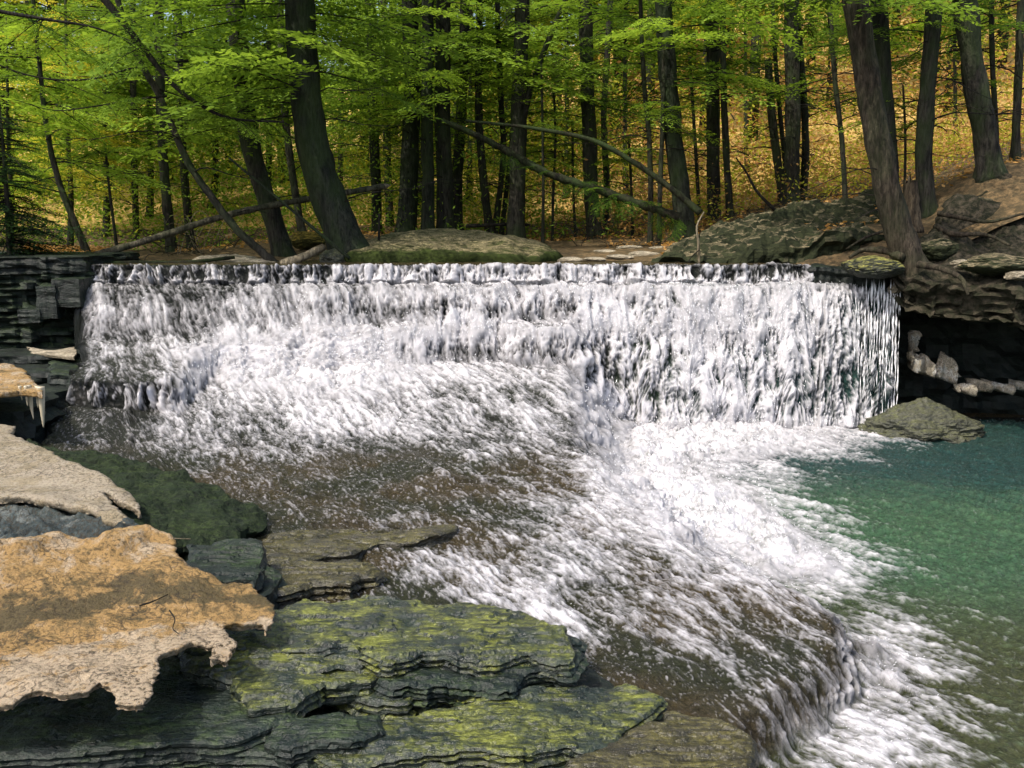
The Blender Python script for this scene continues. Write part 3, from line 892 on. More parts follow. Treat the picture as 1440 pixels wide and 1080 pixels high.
rock('mossy_rock', 'rounded rock thick with deep green moss at the left water edge', 'rock',
     P3((40, 622, .5), (110, 636, .5), (200, 646, .5), (280, 676, .5), (342, 702, .47), (356, 735, .45), (330, 760, .45), (262, 768, .5), (190, 765, .55), (100, 720, .6), (20, 660, .55)),
     .3, M_MOSS, res=.02, rough=.05, top=.055, strata=.08, rows=8, dome=.06, seed=14, topfreq=4.5, terr=.016, angular=.14)


# ice
def dirt_big(V):
    px, py = project(V)
    c = np.interp(px, [-150, 0, 100, 200, 300, 390], [905, 890, 862, 850, 848, 850])
    hw = np.interp(px, [-150, 0, 150, 300, 390], [45, 48, 46, 36, 20])
    up = (py < c)
    return np.clip((1 - sstep(.25, 1.5, np.abs(py - c) / hw)) * .56 + .34 * up + .06, 0, 1)


def ice_relief(xy, bd):
    P = np.c_[xy, np.full(len(xy), .65)]
    px, py = project(P)
    edge = np.interp(px, [-150, 0, 60, 120, 170, 230, 290, 340, 390], [925, 915, 905, 895, 880, 862, 868, 868, 862]) + 10 * fbm(xy[:, 0] * 6, xy[:, 1] * 6, o=3, seed=4)
    step = sstep(-5, 4, py - edge) * .035
    back = sstep(6, -6, py - (np.interp(px, [-150, 0, 120, 200, 260], [835, 828, 800, 800, 780]) + 16 * fbm(xy[:, 0] * 5, xy[:, 1] * 5, o=3, seed=8))) * .05
    return step + back + .02 * fbm(xy[:, 0] * 5, xy[:, 1] * 5, o=4, seed=3)


rock('ice_sheet', 'large tan dirt-crusted ice sheet with ragged dripping edge over dark slabs', 'ice sheet',
     P3((-480, 760, .86), (0, 768, .85), (90, 755, .83), (150, 752, .82), (205, 750, .8), (245, 760, .78), (255, 780, .76), (272, 795, .73), (292, 803, .7), (316, 818, .66), (350, 820, .64), (375, 835, .62), (387, 858, .6), (383, 872, .58),
        (374, 892, .53), (368, 876, .58), (345, 880, .58), (325, 886, .58), (310, 892, .58), (327, 912, .57), (318, 946, .5), (312, 930, .55), (294, 935, .56), (302, 915, .58), (270, 908, .6), (250, 918, .6), (226, 933, .6), (222, 960, .59),
        (206, 990, .57), (190, 1003, .56), (165, 1000, .56), (150, 985, .58), (140, 970, .6), (130, 980, .6), (100, 985, .6), (60, 980, .62), (36, 980, .62), (20, 998, .6), (-10, 1000, .6), (-480, 1012, .6)),
     .032, M_ICE, res=.0115, rough=.028, top=.016, strata=.008, under=.02, rows=3, seed=20, smooth=True, attr_fn=dirt_big, relief=ice_relief, topfreq=5)
rock('ice_sheet', 'smooth pale tan ice sheet narrowing to a forked tip over the moss', 'ice sheet',
     P3((-480, 588, .86), (5, 595, .84), (22, 598, .83), (16, 610, .84), (60, 627, .82), (100, 648, .8), (140, 662, .77), (172, 685, .72), (196, 706, .68), (198, 718, .66), (172, 704, .7), (148, 690, .74), (166, 714, .7), (192, 736, .64), (160, 732, .67), (122, 712, .72), (60, 702, .76), (30, 696, .77), (-480, 690, .8)),
     .05, M_ICEP, res=.017, rough=.012, top=.014, strata=.01, under=.015, rows=3, seed=21, smooth=True, attr_fn=lambda V: .25 + .35 * fbm(V[:, 0] * 2, V[:, 1] * 2, o=3, seed=2), topfreq=3)
rock('ice_mound', 'lumpy dark blue grey ice heap between the two tan ice sheets', 'ice',
     P3((-480, 680, .72), (40, 692, .7), (120, 700, .68), (180, 725, .66), (215, 748, .62), (170, 768, .58), (80, 776, .58), (-480, 782, .6)),
     .3, M_ICEG, res=.02, rough=.03, top=.09, strata=.05, rows=6, seed=22, smooth=True, attr_fn=lambda V: .5 + .7 * fbm(V[:, 0] * 4, V[:, 1] * 4, V[:, 2] * 4, o=3, seed=2), topfreq=7)
rock('ice_heap_base', 'dark ice ledge filling the hollow beneath the pale tan ice', 'ice',
     P3((-560, 600, .6), (20, 615, .6), (90, 655, .6), (150, 690, .6), (190, 745, .5), (270, 800, .45), (250, 860, .42), (-560, 900, .45)),
     .5, M_ICEG, res=.04, rough=.03, top=.03, strata=.03, rows=4, seed=23, attr_fn=lambda V: .9 + 0 * V[:, 0])
ICE3 = thing('ice_ledge', 'tan ice ledge with long icicles at the left edge', 'ice')
slab('ice_cap', P3((-460, 500, 1.12), (12, 510, 1.1), (34, 519, 1.08), (46, 533, 1.05), (58, 544, 1.02), (60, 552, 1.0), (44, 549, 1.0), (26, 548, 1.0), (0, 551, 1.0), (-460, 556, 1.0)),
     .05, M_ICE, res=.02, rough=.015, top=.02, strata=.01, rows=3, seed=24, smooth=True, parent=ICE3, attr_fn=lambda V: .35 + .5 * fbm(V[:, 0] * 3, V[:, 1] * 3, o=3, seed=2))


def tube(pts, rad, sides=8, rough=0., freq=8., seed=0, flare=0., flen=.25, cap=True, roots=0):
    """a tapered tube round a 3-D path, returns V, quads, tris"""
    P = np.array(pts, float); R = np.array(rad, float)
    T = np.gradient(P, axis=0); T /= np.linalg.norm(T, axis=1)[:, None] + 1e-9
    ref = np.array([0, 1.0, 0]) if abs(T[len(T) // 2][1]) < .8 else np.array([1.0, 0, 0])
    A = np.cross(T, ref); A /= np.linalg.norm(A, axis=1)[:, None] + 1e-9
    Bn = np.cross(T, A)
    th = np.linspace(0, 2 * math.pi, sides, endpoint=False)
    r = R[:, None] * np.ones(sides)
    if flare:
        h = np.concatenate([[0], np.cumsum(np.linalg.norm(np.diff(P, axis=0), axis=1))])
        r = r * (1 + (flare * np.exp(-h / flen))[:, None] * (1 + roots * np.maximum(0, np.sin(5 * th + seed * 2.1) + .5 * np.sin(3 * th + seed))))
    dirs = np.cos(th)[None, :, None] * A[:, None] + np.sin(th)[None, :, None] * Bn[:, None]
    V = P[:, None] + dirs * r[..., None]
    if rough:
        nz_ = fbm(V[..., 0] * freq, V[..., 1] * freq, V[..., 2] * freq * .25, o=3, seed=seed)
        V = V + dirs * (nz_ * rough * R[:, None])[..., None]
    n = len(P)
    idx = np.arange(n * sides).reshape(n, sides)
    q = np.stack([idx[:-1], np.roll(idx[:-1], -1, 1), np.roll(idx[1:], -1, 1), idx[1:]], -1).reshape(-1, 4)
    V = V.reshape(-1, 3)
    tr = np.zeros((0, 3), int)
    if cap:
        V = np.concatenate([V, P[:1], P[-1:]])
        a = idx[0]; b = idx[-1]
        tr = np.concatenate([np.stack([np.roll(a, -1), a, np.full(sides, len(V) - 2)], 1), np.stack([b, np.roll(b, -1), np.full(sides, len(V) - 1)], 1)])
    return V, q, tr


def spline(pts, step):
    P = np.array(pts, float)
    if len(P) == 2: P = np.array([P[0], P[0] * .66 + P[1] * .34, P[0] * .33 + P[1] * .67, P[1]])
    t = np.concatenate([[0], np.cumsum(np.linalg.norm(np.diff(P[:, :3], axis=0), axis=1))])
    n = max(3, int(t[-1] / step) + 1)
    s = np.linspace(0, t[-1], n)
    m = np.gradient(P, t, axis=0)
    k = np.clip(np.searchsorted(t, s, side='right') - 1, 0, len(t) - 2)
    h = (t[k + 1] - t[k])[:, None]; u = ((s - t[k])[:, None]) / h
    return ((2 * u ** 3 - 3 * u ** 2 + 1) * P[k] + (u ** 3 - 2 * u ** 2 + u) * h * m[k] + (-2 * u ** 3 + 3 * u ** 2) * P[k + 1] + (u ** 3 - u ** 2) * h * m[k + 1])


class Bag:
    """collects tubes into one mesh"""
    def __init__(s): s.V = []; s.Q = []; s.T = []; s.n = 0
    def add(s, V, q, t=None):
        s.V.append(V); s.Q.append(np.asarray(q) + s.n)
        if t is not None and len(t): s.T.append(np.asarray(t) + s.n)
        s.n += len(V)
    def build(s, name, m, parent=None, smooth=True):
        f = [np.concatenate(s.Q)]
        if s.T: f.append(np.concatenate(s.T))
        return mesh(name, np.concatenate(s.V), f, m, parent, smooth)


s_ = NT('icicle ice')
s_.b.inputs['Base Color'].default_value = (.52, .46, .33, 1); s_.b.inputs['Roughness'].default_value = .2
s_.link(s_.bump(s_.noise(20, (1, 1, .3)), .5, .02), s_.b.inputs['Normal'])
M_ICICLE = s_.m
for (a, b, c, d, r) in ((40, 546, 44, 588, .026), (36, 547, 37, 570, .014), (57, 548, 57, 599, .034), (52, 547, 51, 572, .018), (28, 547, 30, 562, .014)):
    A_ = np.array(pz(a, b, 1.0)); B_ = A_ + np.array([(c - a) * .006, .0, -(d - b) * .0071])
    L_ = spline([A_ + [0, 0, .03], A_ * .6 + B_ * .4, B_], .015)
    tt = np.linspace(0, 1, len(L_))
    V, q, t = tube(L_, r * (1 - tt) ** .7 + .003, 9, .35, 22, seed=a)
    mesh('icicle', V, [q, t], M_ICICLE, ICE3)

# ---------------------------------------------------- left wall of layered rock
def boxpts(x0, x1, y0, y1, z):
    return [(x0, y0, z), (x1, y0, z), (x1, y1, z), (x0, y1, z)]


L_ROCK = [
    ('thick top ledge of dark layered rock left of the crest', (-9.5, -5.40, 12.2, 14.2, 2.12), .2),
    ('tall dark green rock face closing off the falls at left', (-9.5, -5.44, 12.22, 14, 1.93), 1.0),
    ('broad black foot ledge at the base of the left wall', (-9.5, -5.05, 11.6, 14, .99), .35),
    ('low dark rock step below the left wall with a wet lip', (-9.5, -4.55, 10.95, 12.8, .88), .4),
]
for k, (lb, (x0, x1, y0, y1, z), th) in enumerate(L_ROCK):
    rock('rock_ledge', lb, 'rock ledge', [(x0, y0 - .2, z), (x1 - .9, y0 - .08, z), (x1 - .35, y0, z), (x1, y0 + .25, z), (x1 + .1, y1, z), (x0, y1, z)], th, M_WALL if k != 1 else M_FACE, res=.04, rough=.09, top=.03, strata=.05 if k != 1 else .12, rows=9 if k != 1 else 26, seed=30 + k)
rock('rock_ledge', 'black rock hollow under the icicle hung ledge at left', 'rock ledge', [(-9.5, 8.6, .78), (-5.4, 8.9, .78), (-4.75, 9.4, .74), (-4.8, 10.2, .76), (-4.7, 11.2, .74), (-9.5, 11.2, .8)], .7, M_WALL, res=.05, rough=.06, top=.03, strata=.09, rows=8, angular=.12, seed=46)
for k, (lb, x, y, wd, z, h) in enumerate([('squarish rock block sticking out near top of left wall', 92, 12.05, .32, 1.86, .34),
                                         ('narrow upright rock block in the middle of the left wall', 64, 12.0, .22, 1.78, .4),
                                         ('small grey rock block low on the left wall', 38, 11.95, .26, 1.5, .16)]):
    X = (x - 720) / F * y
    rock('rock_block', lb, 'rock', [(X - wd / 2, y, z), (X + wd / 2, y + .03, z), (X + wd / 2, y + .5, z), (X - wd / 2, y + .5, z)], h, M_WALL2, res=.03, rough=.015, top=.01, strata=.02, rows=6, seed=40 + k)
rock('rock_block', 'dark blocky step between left wall and trickling ledge', 'rock',
     P3((70, 503, .93), (120, 500, .93), (150, 505, .9), (152, 520, .88), (110, 528, .88), (70, 525, .9)), .3, M_SLABD, res=.03, rough=.03, top=.02, strata=.05, rows=6, seed=44)
rock('ice_strip', 'thin white ice strip lying on the left foot ledge', 'ice',
     P3((38, 487, 1.02), (75, 492, 1.02), (104, 487, 1.02), (108, 494, 1.02), (104, 502, 1.0), (75, 499, 1.0), (45, 496, 1.0)), .03, M_PALE, res=.025, rough=.015, top=.012, rows=2, strata=.005, seed=45)

# ---------------------------------------------------- ground
TREES = []   # filled below; bases also steer the ground
exec_trees = [
    # pts base -> top (photo pixels), depth, base width px, top width px, bark, crown style, label
    ([(128, 360), (108, 320), (88, 270), (72, 215), (62, 150), (56, 95)], 15, 12, 6, 'B', 'left', 'slim leaning trunk growing from the orange leaf patch at left'),
    ([(400, 372), (370, 356), (335, 325), (300, 280), (268, 235), (245, 185), (222, 130), (196, 85), (175, 30)], 13.6, 14, 8, 'B', 'bow', 'dark bowed trunk curving down to touch the crest by the pale rock'),
    ([(402, 362), (385, 310), (368, 260), (352, 200), (345, 150), (336, 60), (330, -20)], 15.2, 32, 24, 'B', 'mid', 'stout leaning trunk just left of the thickest left trunk'),
    ([(503, 372), (474, 310), (452, 250), (439, 200), (431, 130), (425, 70), (420, -30)], 14, 60, 38, 'G', 'big', 'thickest leaning trunk at left with flared foot beside the sandy mound'),
    ([(427, 332), (415, 270), (405, 200), (398, 120), (394, 20)], 18, 13, 9, 'B', 'mid', 'thin trunk between the two stout leaning trunks at left'),
    ([(242, 358), (236, 300), (230, 230), (226, 150), (224, 20)], 18, 17, 12, 'B', 'mid', 'straight trunk standing behind the long fallen pole, left of a pair'),
    ([(270, 354), (263, 290), (257, 210), (253, 120), (250, 10)], 20, 14, 10, 'B', 'mid', 'straight trunk standing behind the long fallen pole, right of a pair'),
    ([(192, 350), (190, 270), (188, 180), (187, 40)], 21, 11, 8, 'B', 'mid', 'dim slim trunk under low boughs right of the orange leaf patch'),
    ([(166, 354), (158, 300), (152, 250), (148, 200)], 16, 6, 3, 'B', 'twig', 'wispy sapling right beside the orange leaf patch'),
    ([(530, 332), (528, 240), (524, 150), (522, 40), (520, -20)], 20, 17, 13, 'G', 'mid', 'upright trunk behind the broken tip of the long fallen pole'),
    ([(549, 326), (546, 260), (543, 170), (540, 40)], 22, 14, 10, 'B', 'mid', 'slim dark trunk just past the broken tip of the fallen pole'),
    ([(570, 334), (574, 280), (577, 200), (580, 120), (577, 20), (576, -20)], 18.5, 32, 20, 'G', 'mid', 'dark upright trunk at the left of the tight clump above the mound'),
    ([(592, 326), (590, 240), (588, 130), (586, 10)], 23, 14, 10, 'B', 'mid', 'faint trunk peeping out behind the tight clump above the mound'),
    ([(602, 334), (602, 250), (600, 170), (602, 80), (602, -20)], 18, 22, 15, 'G', 'mid', 'ridged grey trunk in the middle of the tight clump above the mound'),
    ([(626, 334), (625, 250), (622, 170), (623, 80), (624, -20)], 18.3, 28, 20, 'B', 'mid', 'heavy dark trunk at the right of the tight clump above the mound'),
    ([(642, 330), (643, 250), (648, 170), (652, 80), (654, -20)], 20, 21, 13, 'B', 'mid', 'single trunk standing right of the tight clump with yellow light either side'),
    ([(690, 335), (684, 290), (677, 220), (673, 150), (674, 60), (674, -10)], 19, 15, 9, 'B', 'thin', 'left stem of the spreading slender bunch beside the forked trunk'),
    ([(693, 335), (701, 285), (708, 220), (705, 150), (701, 60), (699, -10)], 19.2, 11, 7, 'B', 'thin', 'middle stem of the spreading slender bunch beside the forked trunk'),
    ([(703, 335), (712, 270), (719, 200), (722, 150)], 19.6, 9, 5, 'B', 'twig', 'right stem of the spreading slender bunch, hugging the forked trunk'),
    ([(724, 338), (727, 270), (729, 200), (731, 120), (733, 40), (735, -20)], 18, 29, 20, 'B', 'fork', 'forked trunk with one limb slanting up to the right'),
    ([(763, 344), (764, 280), (763, 180), (761, 90)], 17.5, 6, 3, 'B', 'twig', 'pencil thin stem standing alone right of the forked trunk'),
    ([(777, 342), (778, 270), (781, 200), (779, 130)], 18.5, 5, 3, 'B', 'twig', 'hair thin stem beneath the mossy fallen log'),
    ([(838, 337), (832, 280), (829, 200), (826, 120), (823, 30), (822, -20)], 18.5, 25, 18, 'B', 'mid', 'dark trunk crossed low down by the mossy fallen log'),
    ([(852, 335), (853, 250), (849, 170), (854, 80), (858, 10)], 20.5, 11, 8, 'B', 'thin', 'thinner dark stem close behind the trunk crossed by the mossy log'),
    ([(914, 342), (915, 270), (913, 200), (906, 120), (902, 40)], 17, 10, 6, 'B', 'thin', 'slender stem next to the foot of the mossy fallen log, left one'),
    ([(927, 346), (928, 280), (931, 190), (933, 120), (934, 40)], 16.5, 9, 5, 'B', 'twig', 'slender stem next to the foot of the mossy fallen log, right one'),
    ([(966, 334), (955, 250), (945, 170), (938, 90), (933, 10), (931, -20)], 16.6, 31, 22, 'G', 'mid', 'greyish trunk leaning left where the thin fallen pole comes to rest'),
    ([(985, 318), (980, 240), (975, 160), (970, 80)], 19, 7, 4, 'B', 'twig', 'wiry stem close right of the greyish leaning trunk'),
    ([(1005, 310), (1003, 230), (1003, 150), (1002, 60), (1001, -20)], 18, 22, 18, 'B', 'thin', 'straight black trunk, wider one of the upright pair above the bank'),
    ([(1028, 307), (1022, 230), (1018, 140), (1016, 30), (1015, -20)], 17.5, 12, 8, 'B', 'thin', 'straight black trunk, narrower one of the upright pair above the bank'),
    ([(1104, 287), (1094, 230), (1085, 160), (1080, 85)], 17.8, 15, 11, 'B', 'snag', 'snapped-off trunk at the left of the bunch on the bank'),
    ([(1110, 285), (1103, 220), (1096, 150), (1089, 60), (1086, -10)], 18.6, 8, 6, 'B', 'twig', 'skinny stem between the snapped trunk and the main bunch trunk'),
    ([(1112, 288), (1114, 220), (1115, 140), (1113, 60), (1112, -20)], 17.6, 25, 19, 'B', 'thin', 'thickest black trunk of the bunch on the bank'),
    ([(1127, 286), (1133, 220), (1131, 150), (1127, 90), (1122, 30)], 18.0, 14, 8, 'B', 'thin', 'curving right-hand stem of the bunch on the bank'),
    ([(1190, 282), (1184, 200), (1174, 110), (1166, 10), (1163, -20)], 16.5, 9, 7, 'B', 'thin', 'slim pole trunk standing alone against the yellow hillside'),
    ([(1288, 385), (1264, 325), (1246, 260), (1233, 190), (1221, 120), (1212, 60), (1200, -20)], 12.3, 46, 32, 'W', 'right', 'big brown double-stemmed trunk leaning over the right end of the falls'),
    ([(1256, 310), (1250, 220), (1243, 130), (1238, 40), (1235, -20)], 14.4, 28, 22, 'B', 'thin', 'dark trunk hidden close behind the big leaning double-stemmed trunk'),
    ([(1306, 300), (1299, 220), (1303, 140), (1310, 60), (1315, -20)], 14, 28, 21, 'B', 'thin', 'trunk with splayed roots rising behind the broken stump'),
    ([(1395, 243), (1385, 190), (1372, 120), (1362, 50), (1354, -20)], 14, 37, 31, 'B', 'thin', 'broad black trunk high on the right bank'),
    ([(1403, 240), (1400, 170), (1396, 100), (1394, -10)], 15.4, 10, 7, 'B', 'twig', 'thin trunk tucked behind the broad black trunk on the right bank'),
    ([(1428, 228), (1430, 160), (1433, 80), (1436, -10)], 15.2, 14, 10, 'B', 'thin', 'last slim trunk close to the right edge of the view'),
    ([(1272, 285), (1273, 190), (1270, 120)], 15, 5, 3, 'B', 'twig', 'spindly stem beside the broken stump'),
    ([(810, 340), (806, 260), (805, 170)], 19, 5, 3, 'B', 'twig', 'spindly stem just left of the trunk crossed by the mossy log'),
    ([(890, 342), (888, 270), (884, 190)], 19, 6, 3, 'B', 'twig', 'spindly stem leaning left under the thin fallen pole'),
]
CTRL = []
for e in exec_trees:
    CTRL.append(pY(e[0][0][0], e[0][0][1] - 2, e[1]))
for p in [(100, 370, 13.6), (300, 372, 13.6), (500, 371, 13.6), (700, 370, 13.7), (850, 367, 14), (950, 364, 13.9), (1050, 350, 14.2), (640, 345, 16), (860, 350, 16), (300, 358, 16.5), (60, 350, 16), (-60, 340, 16),
          (1200, 320, 13.9), (1150, 300, 16), (1240, 280, 16.5), (1340, 262, 14.2), (1440, 235, 14), (1550, 220, 14.5), (600, 330, 22), (300, 335, 22), (100, 330, 22), (850, 318, 22), (1000, 300, 22), (1200, 250, 22), (1400, 215, 22), (1600, 190, 22)]:
    CTRL.append(pY(*p))
CTRL += [(-14, 14, 2.3), (-14, 20, 2.5), (14, 14, 4.2), (14, 20, 5.5), (-5, 12.8, 1.8), (-2, 12.8, 1.8), (0, 12.8, 1.8), (2, 12.8, 1.8), (3.3, 12.9, 1.85), (-3.5, 12.8, 1.8), (5.2, 12.6, 2.0)]
CTRL = np.array(CTRL)


def _phi(r2): return .5 * r2 * np.log(r2 + 1e-9)


_A = _phi(((CTRL[:, None, :2] - CTRL[None, :, :2]) ** 2).sum(-1)) + np.eye(len(CTRL)) * .02
_Pm = np.c_[np.ones(len(CTRL)), CTRL[:, :2]]
_S = np.linalg.solve(np.block([[_A, _Pm], [_Pm.T, np.zeros((3, 3))]]), np.r_[CTRL[:, 2], np.zeros(3)])


def hill_z(X, Y):
    a = X / np.maximum(Y, 1)
    sl_ = np.interp(a, [-.6, -.2, .05, .2, .45, .7], [.16, .17, .21, .34, .42, .44])
    cap = np.interp(a, [-.6, 0, .15, .4], [13, 12, 22, 34])
    h = 2.35 + np.interp(a, [-.6, 0, .3, .6], [0, 0, .9, 1.6]) + sl_ * np.maximum(Y - 21, 0)
    h = np.minimum(h, cap + .02 * Y)
    return h + .5 * fbm(X * .12, Y * .12, o=4, seed=5) * np.clip((Y - 21) / 10, 0, 1)


def ground_z(X, Y):
    X = np.asarray(X, float); Y = np.asarray(Y, float)
    sh = X.shape
    x, y = X.ravel(), Y.ravel()
    xc, yc = np.clip(x, -14, 14), np.clip(y, 12.6, 23)
    z = np.empty(len(x))
    for c0 in range(0, len(x), 20000):
        s_ = slice(c0, c0 + 20000)
        r2 = (xc[s_, None] - CTRL[None, :, 0]) ** 2 + (yc[s_, None] - CTRL[None, :, 1]) ** 2
        z[s_] = _phi(r2) @ _S[:-3] + _S[-3] + _S[-2] * xc[s_] + _S[-1] * yc[s_]
    z = np.clip(z, 1.5, 8)
    b = sstep(19.5, 24, y)
    z = z * (1 - b) + hill_z(x, y) * b
    z = z + .035 * fbm(x * 2, y * 2, o=4, seed=77)
    return z.reshape(sh)


def build_ground():
    Ys = np.concatenate([np.linspace(12.75, 22, 190)[:-1], np.geomspace(22, 320, 150)])
    t = np.linspace(-1, 1, 320)
    t = np.sign(t) * (np.abs(t) * .55 + .45 * np.abs(t) ** 3)
    Y, Tt = np.meshgrid(Ys, t, indexing='ij')
    X = Tt * (1.35 * Y + 4)
    Z = ground_z(X, Y)
    V = np.stack([X, Y, Z], -1)
    idx = np.arange(V.shape[0] * V.shape[1]).reshape(V.shape[:2])
    q = np.stack([idx[:-1, :-1], idx[:-1, 1:], idx[1:, 1:], idx[1:, :-1]], -1)
    V = V.reshape(-1, 3)
    k = np.searchsorted(Ys, 22.0)
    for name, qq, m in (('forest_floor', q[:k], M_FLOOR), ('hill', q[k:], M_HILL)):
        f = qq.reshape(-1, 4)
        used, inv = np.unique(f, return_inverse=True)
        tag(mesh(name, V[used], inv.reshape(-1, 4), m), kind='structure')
    # bedrock sheet under and around the stream
    g = np.linspace(-60, 60, 61); gy = np.linspace(-60, 13.2, 40)
    X, Y = np.meshgrid(g, gy, indexing='ij')
    Z = -.8 + .1 * fbm(X * .3, Y * .3, o=3) + 0 * X
    side = np.clip((X - 7.5) / 3, 0, 1) * 3.2 + np.clip((-X - 2.8) / 2.5, 0, 1) * 1.4 + np.clip((-X - 8) / 8, 0, 1) * 2.5
    Z = Z + side
    idx = np.arange(X.size).reshape(X.shape)
    q = np.stack([idx[:-1, :-1], idx[1:, :-1], idx[1:, 1:], idx[:-1, 1:]], -1).reshape(-1, 4)
    tag(mesh('bedrock', np.stack([X, Y, Z], -1).reshape(-1, 3), q, M_BED), kind='structure')


build_ground()
print('ground', round(time.time() - T0, 1))

# ---------------------------------------------------- rocks along the crest
def boulder(name, label, cat, c, size, m, seed=0, amp=.25, sub=5, peak=0., flat=True):
    bm = bmesh.new()
    bmesh.ops.create_icosphere(bm, subdivisions=sub, radius=1)
    V = np.array([v.co[:] for v in bm.verts]); f = np.array([[v.index for v in p.verts] for p in bm.faces])
    bm.free()
    n = fbm(V[:, 0] * 1.3, V[:, 1] * 1.3, V[:, 2] * 1.3, o=5, seed=seed, gain=.55)
    n = n + .25 * np.abs(fbm(V[:, 0] * 3, V[:, 1] * 3, V[:, 2] * 5, o=3, seed=seed + 4))
    V = V * (1 + amp * n)[:, None]
    if peak: V[:, 2] = np.where(V[:, 2] > 0, V[:, 2] * (1 + peak * (1 - np.clip(np.hypot(V[:, 0], V[:, 1]), 0, 1))), V[:, 2]); V[:, :2] *= (1 - .35 * np.clip(V[:, 2:3], 0, 1.4) / 1.4)
    V = V * np.array(size)
    o = mesh(name, V, f, m, smooth=not flat)
    o.location = c
    return tag(o, label, cat)


def slabY(name, label, cat, pts, *a, **k):
    return rock(name, label, cat, [pY(*p) for p in pts], *a, **k)


slabY('mossy_mound', 'long low mound with sandy top and mossy side behind the crest', 'mound',
      [(482, 352, 14.6), (530, 342, 16.0), (600, 336, 16.8), (690, 338, 16.6), (760, 346, 15.2), (792, 360, 13.9), (760, 362, 13.5), (640, 358, 13.4), (540, 358, 13.4), (486, 362, 13.5)],
      .4, M_MOUND, res=.05, rough=.05, top=.10, strata=.06, rows=6, dome=.2, seed=50, smooth=True, topfreq=1.5)
slabY('flat_rock', 'flat pale rock at the crest under the bowed trunk', 'rock',
      [(248, 372, 13.5), (285, 362, 14.2), (340, 360, 14.4), (390, 368, 13.8), (405, 375, 13.3), (330, 377, 13.2), (262, 377, 13.2)],
      .3, M_PALE, res=.045, rough=.04, top=.04, strata=.03, rows=4, dome=.05, seed=51)
boulder('mossy_boulder', 'small boulder capped with golden moss behind the stout leaning trunk', 'boulder', pY(434, 338, 16), (.3, .25, .14), M_GOLD, 3)
boulder('boulder', 'grey green stone at the foot of the thickest left trunk', 'boulder', pY(470, 364, 13.6), (.2, .2, .13), M_BOULD, 4)
for k, (px, py, Y, s) in enumerate([(870, 362, 14.2, .2), (905, 359, 14.6, .26), (850, 355, 15.2, .2), (800, 366, 13.9, .22), (930, 350, 15.6, .2), (885, 349, 16, .22), (836, 365, 13.8, .16)]):
    o = boulder('stone', 'pale flat stone scattered in the shallows behind the crest', 'stone', pY(px, py, Y), (s, s * .8, s * .22), M_PALE, 60 + k, sub=3)
    o['group'] = 'pale stones behind the crest'
slabY('rock_ledge', 'long sloping mossy ledge above the right part of the crest', 'rock ledge',
      [(914, 362, 13.6), (955, 340, 14.3), (1005, 316, 15.2), (1100, 294, 16), (1180, 280, 16.2), (1250, 272, 16), (1268, 304, 14.4), (1255, 328, 13.4), (1190, 330, 13.2), (1100, 338, 13.2), (1010, 350, 13.2), (950, 360, 13.3)],
      .6, M_BANK, res=.045, rough=.06, top=.16, strata=.10, rows=9, seed=52, topfreq=1.3, terr=.05)
slabY('rock_ledge', 'dark cut ledge just right of the top water lip', 'rock ledge',
      [(1140, 370, 13.2), (1142, 374, 12.55), (1200, 378, 12.45), (1260, 380, 12.4), (1330, 384, 12.2), (1480, 386, 12.2), (1520, 340, 14), (1300, 340, 14), (1200, 360, 13.6)],
      .34, M_WALL, res=.045, rough=.04, top=.04, strata=.06, rows=7, seed=53)
boulder('mossy_boulder', 'flat boulder with yellow moss on top between water lip and big trunk', 'boulder', pY(1228, 376, 12.2), (.36, .32, .13), rock_mat('yellow topped rock', (.012, .016, .01), (.04, .045, .022), (.25, .24, .06), moss_lo=.6, moss_hi=.9, moss_noise=(.3, .5), strata=False), 7)
# earth bank and overhang at right
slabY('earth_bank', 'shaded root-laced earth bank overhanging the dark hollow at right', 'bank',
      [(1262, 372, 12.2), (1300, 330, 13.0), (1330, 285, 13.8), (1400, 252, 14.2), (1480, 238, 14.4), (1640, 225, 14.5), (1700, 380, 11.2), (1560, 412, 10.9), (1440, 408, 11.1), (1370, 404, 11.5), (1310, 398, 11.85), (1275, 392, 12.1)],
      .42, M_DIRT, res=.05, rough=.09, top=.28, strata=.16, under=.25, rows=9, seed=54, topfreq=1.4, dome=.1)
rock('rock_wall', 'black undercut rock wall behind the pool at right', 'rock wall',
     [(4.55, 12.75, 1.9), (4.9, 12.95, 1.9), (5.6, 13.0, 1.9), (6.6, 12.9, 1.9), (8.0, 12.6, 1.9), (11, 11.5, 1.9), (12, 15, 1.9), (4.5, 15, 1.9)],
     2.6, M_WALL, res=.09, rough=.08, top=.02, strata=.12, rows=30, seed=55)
boulder('boulder', 'pyramid shaped wet boulder at the right foot of the falls', 'boulder', pY(1300, 604, 11.75), (.66, .48, .26), M_BOULD, 9, peak=.38, amp=.42, sub=6)
boulder('boulder', 'brown pebble-like stone on the ledge beside the last water strands', 'stone', pY(1258, 407, 12.25), (.09, .08, .06), M_PALE, 12, sub=3)
for k, (lb, px, py, Y, sx, sz) in enumerate([('mossy dark stone half buried high on the right bank', 1392, 292, 13.6, .34, .16), ('dark rounded stone at the right edge of the bank', 1432, 272, 13.8, .3, .2), ('flat dark stone jutting from the bank above the hollow', 1405, 372, 11.6, .42, .12),
        ('small pale lit stone on the bank above the hollow', 1352, 372, 11.9, .13, .06), ('tan stone close to the right edge above the hollow', 1432, 388, 11.2, .14, .05), ('dark stone behind the curling root at the hollow rim', 1318, 352, 12.5, .24, .14)]):
    boulder('boulder', lb, 'stone', pY(px, py, Y), (sx, sx * .8, sz), M_PALE if 'pale' in lb or 'tan' in lb else M_BANK, 80 + k, amp=.35, sub=4)
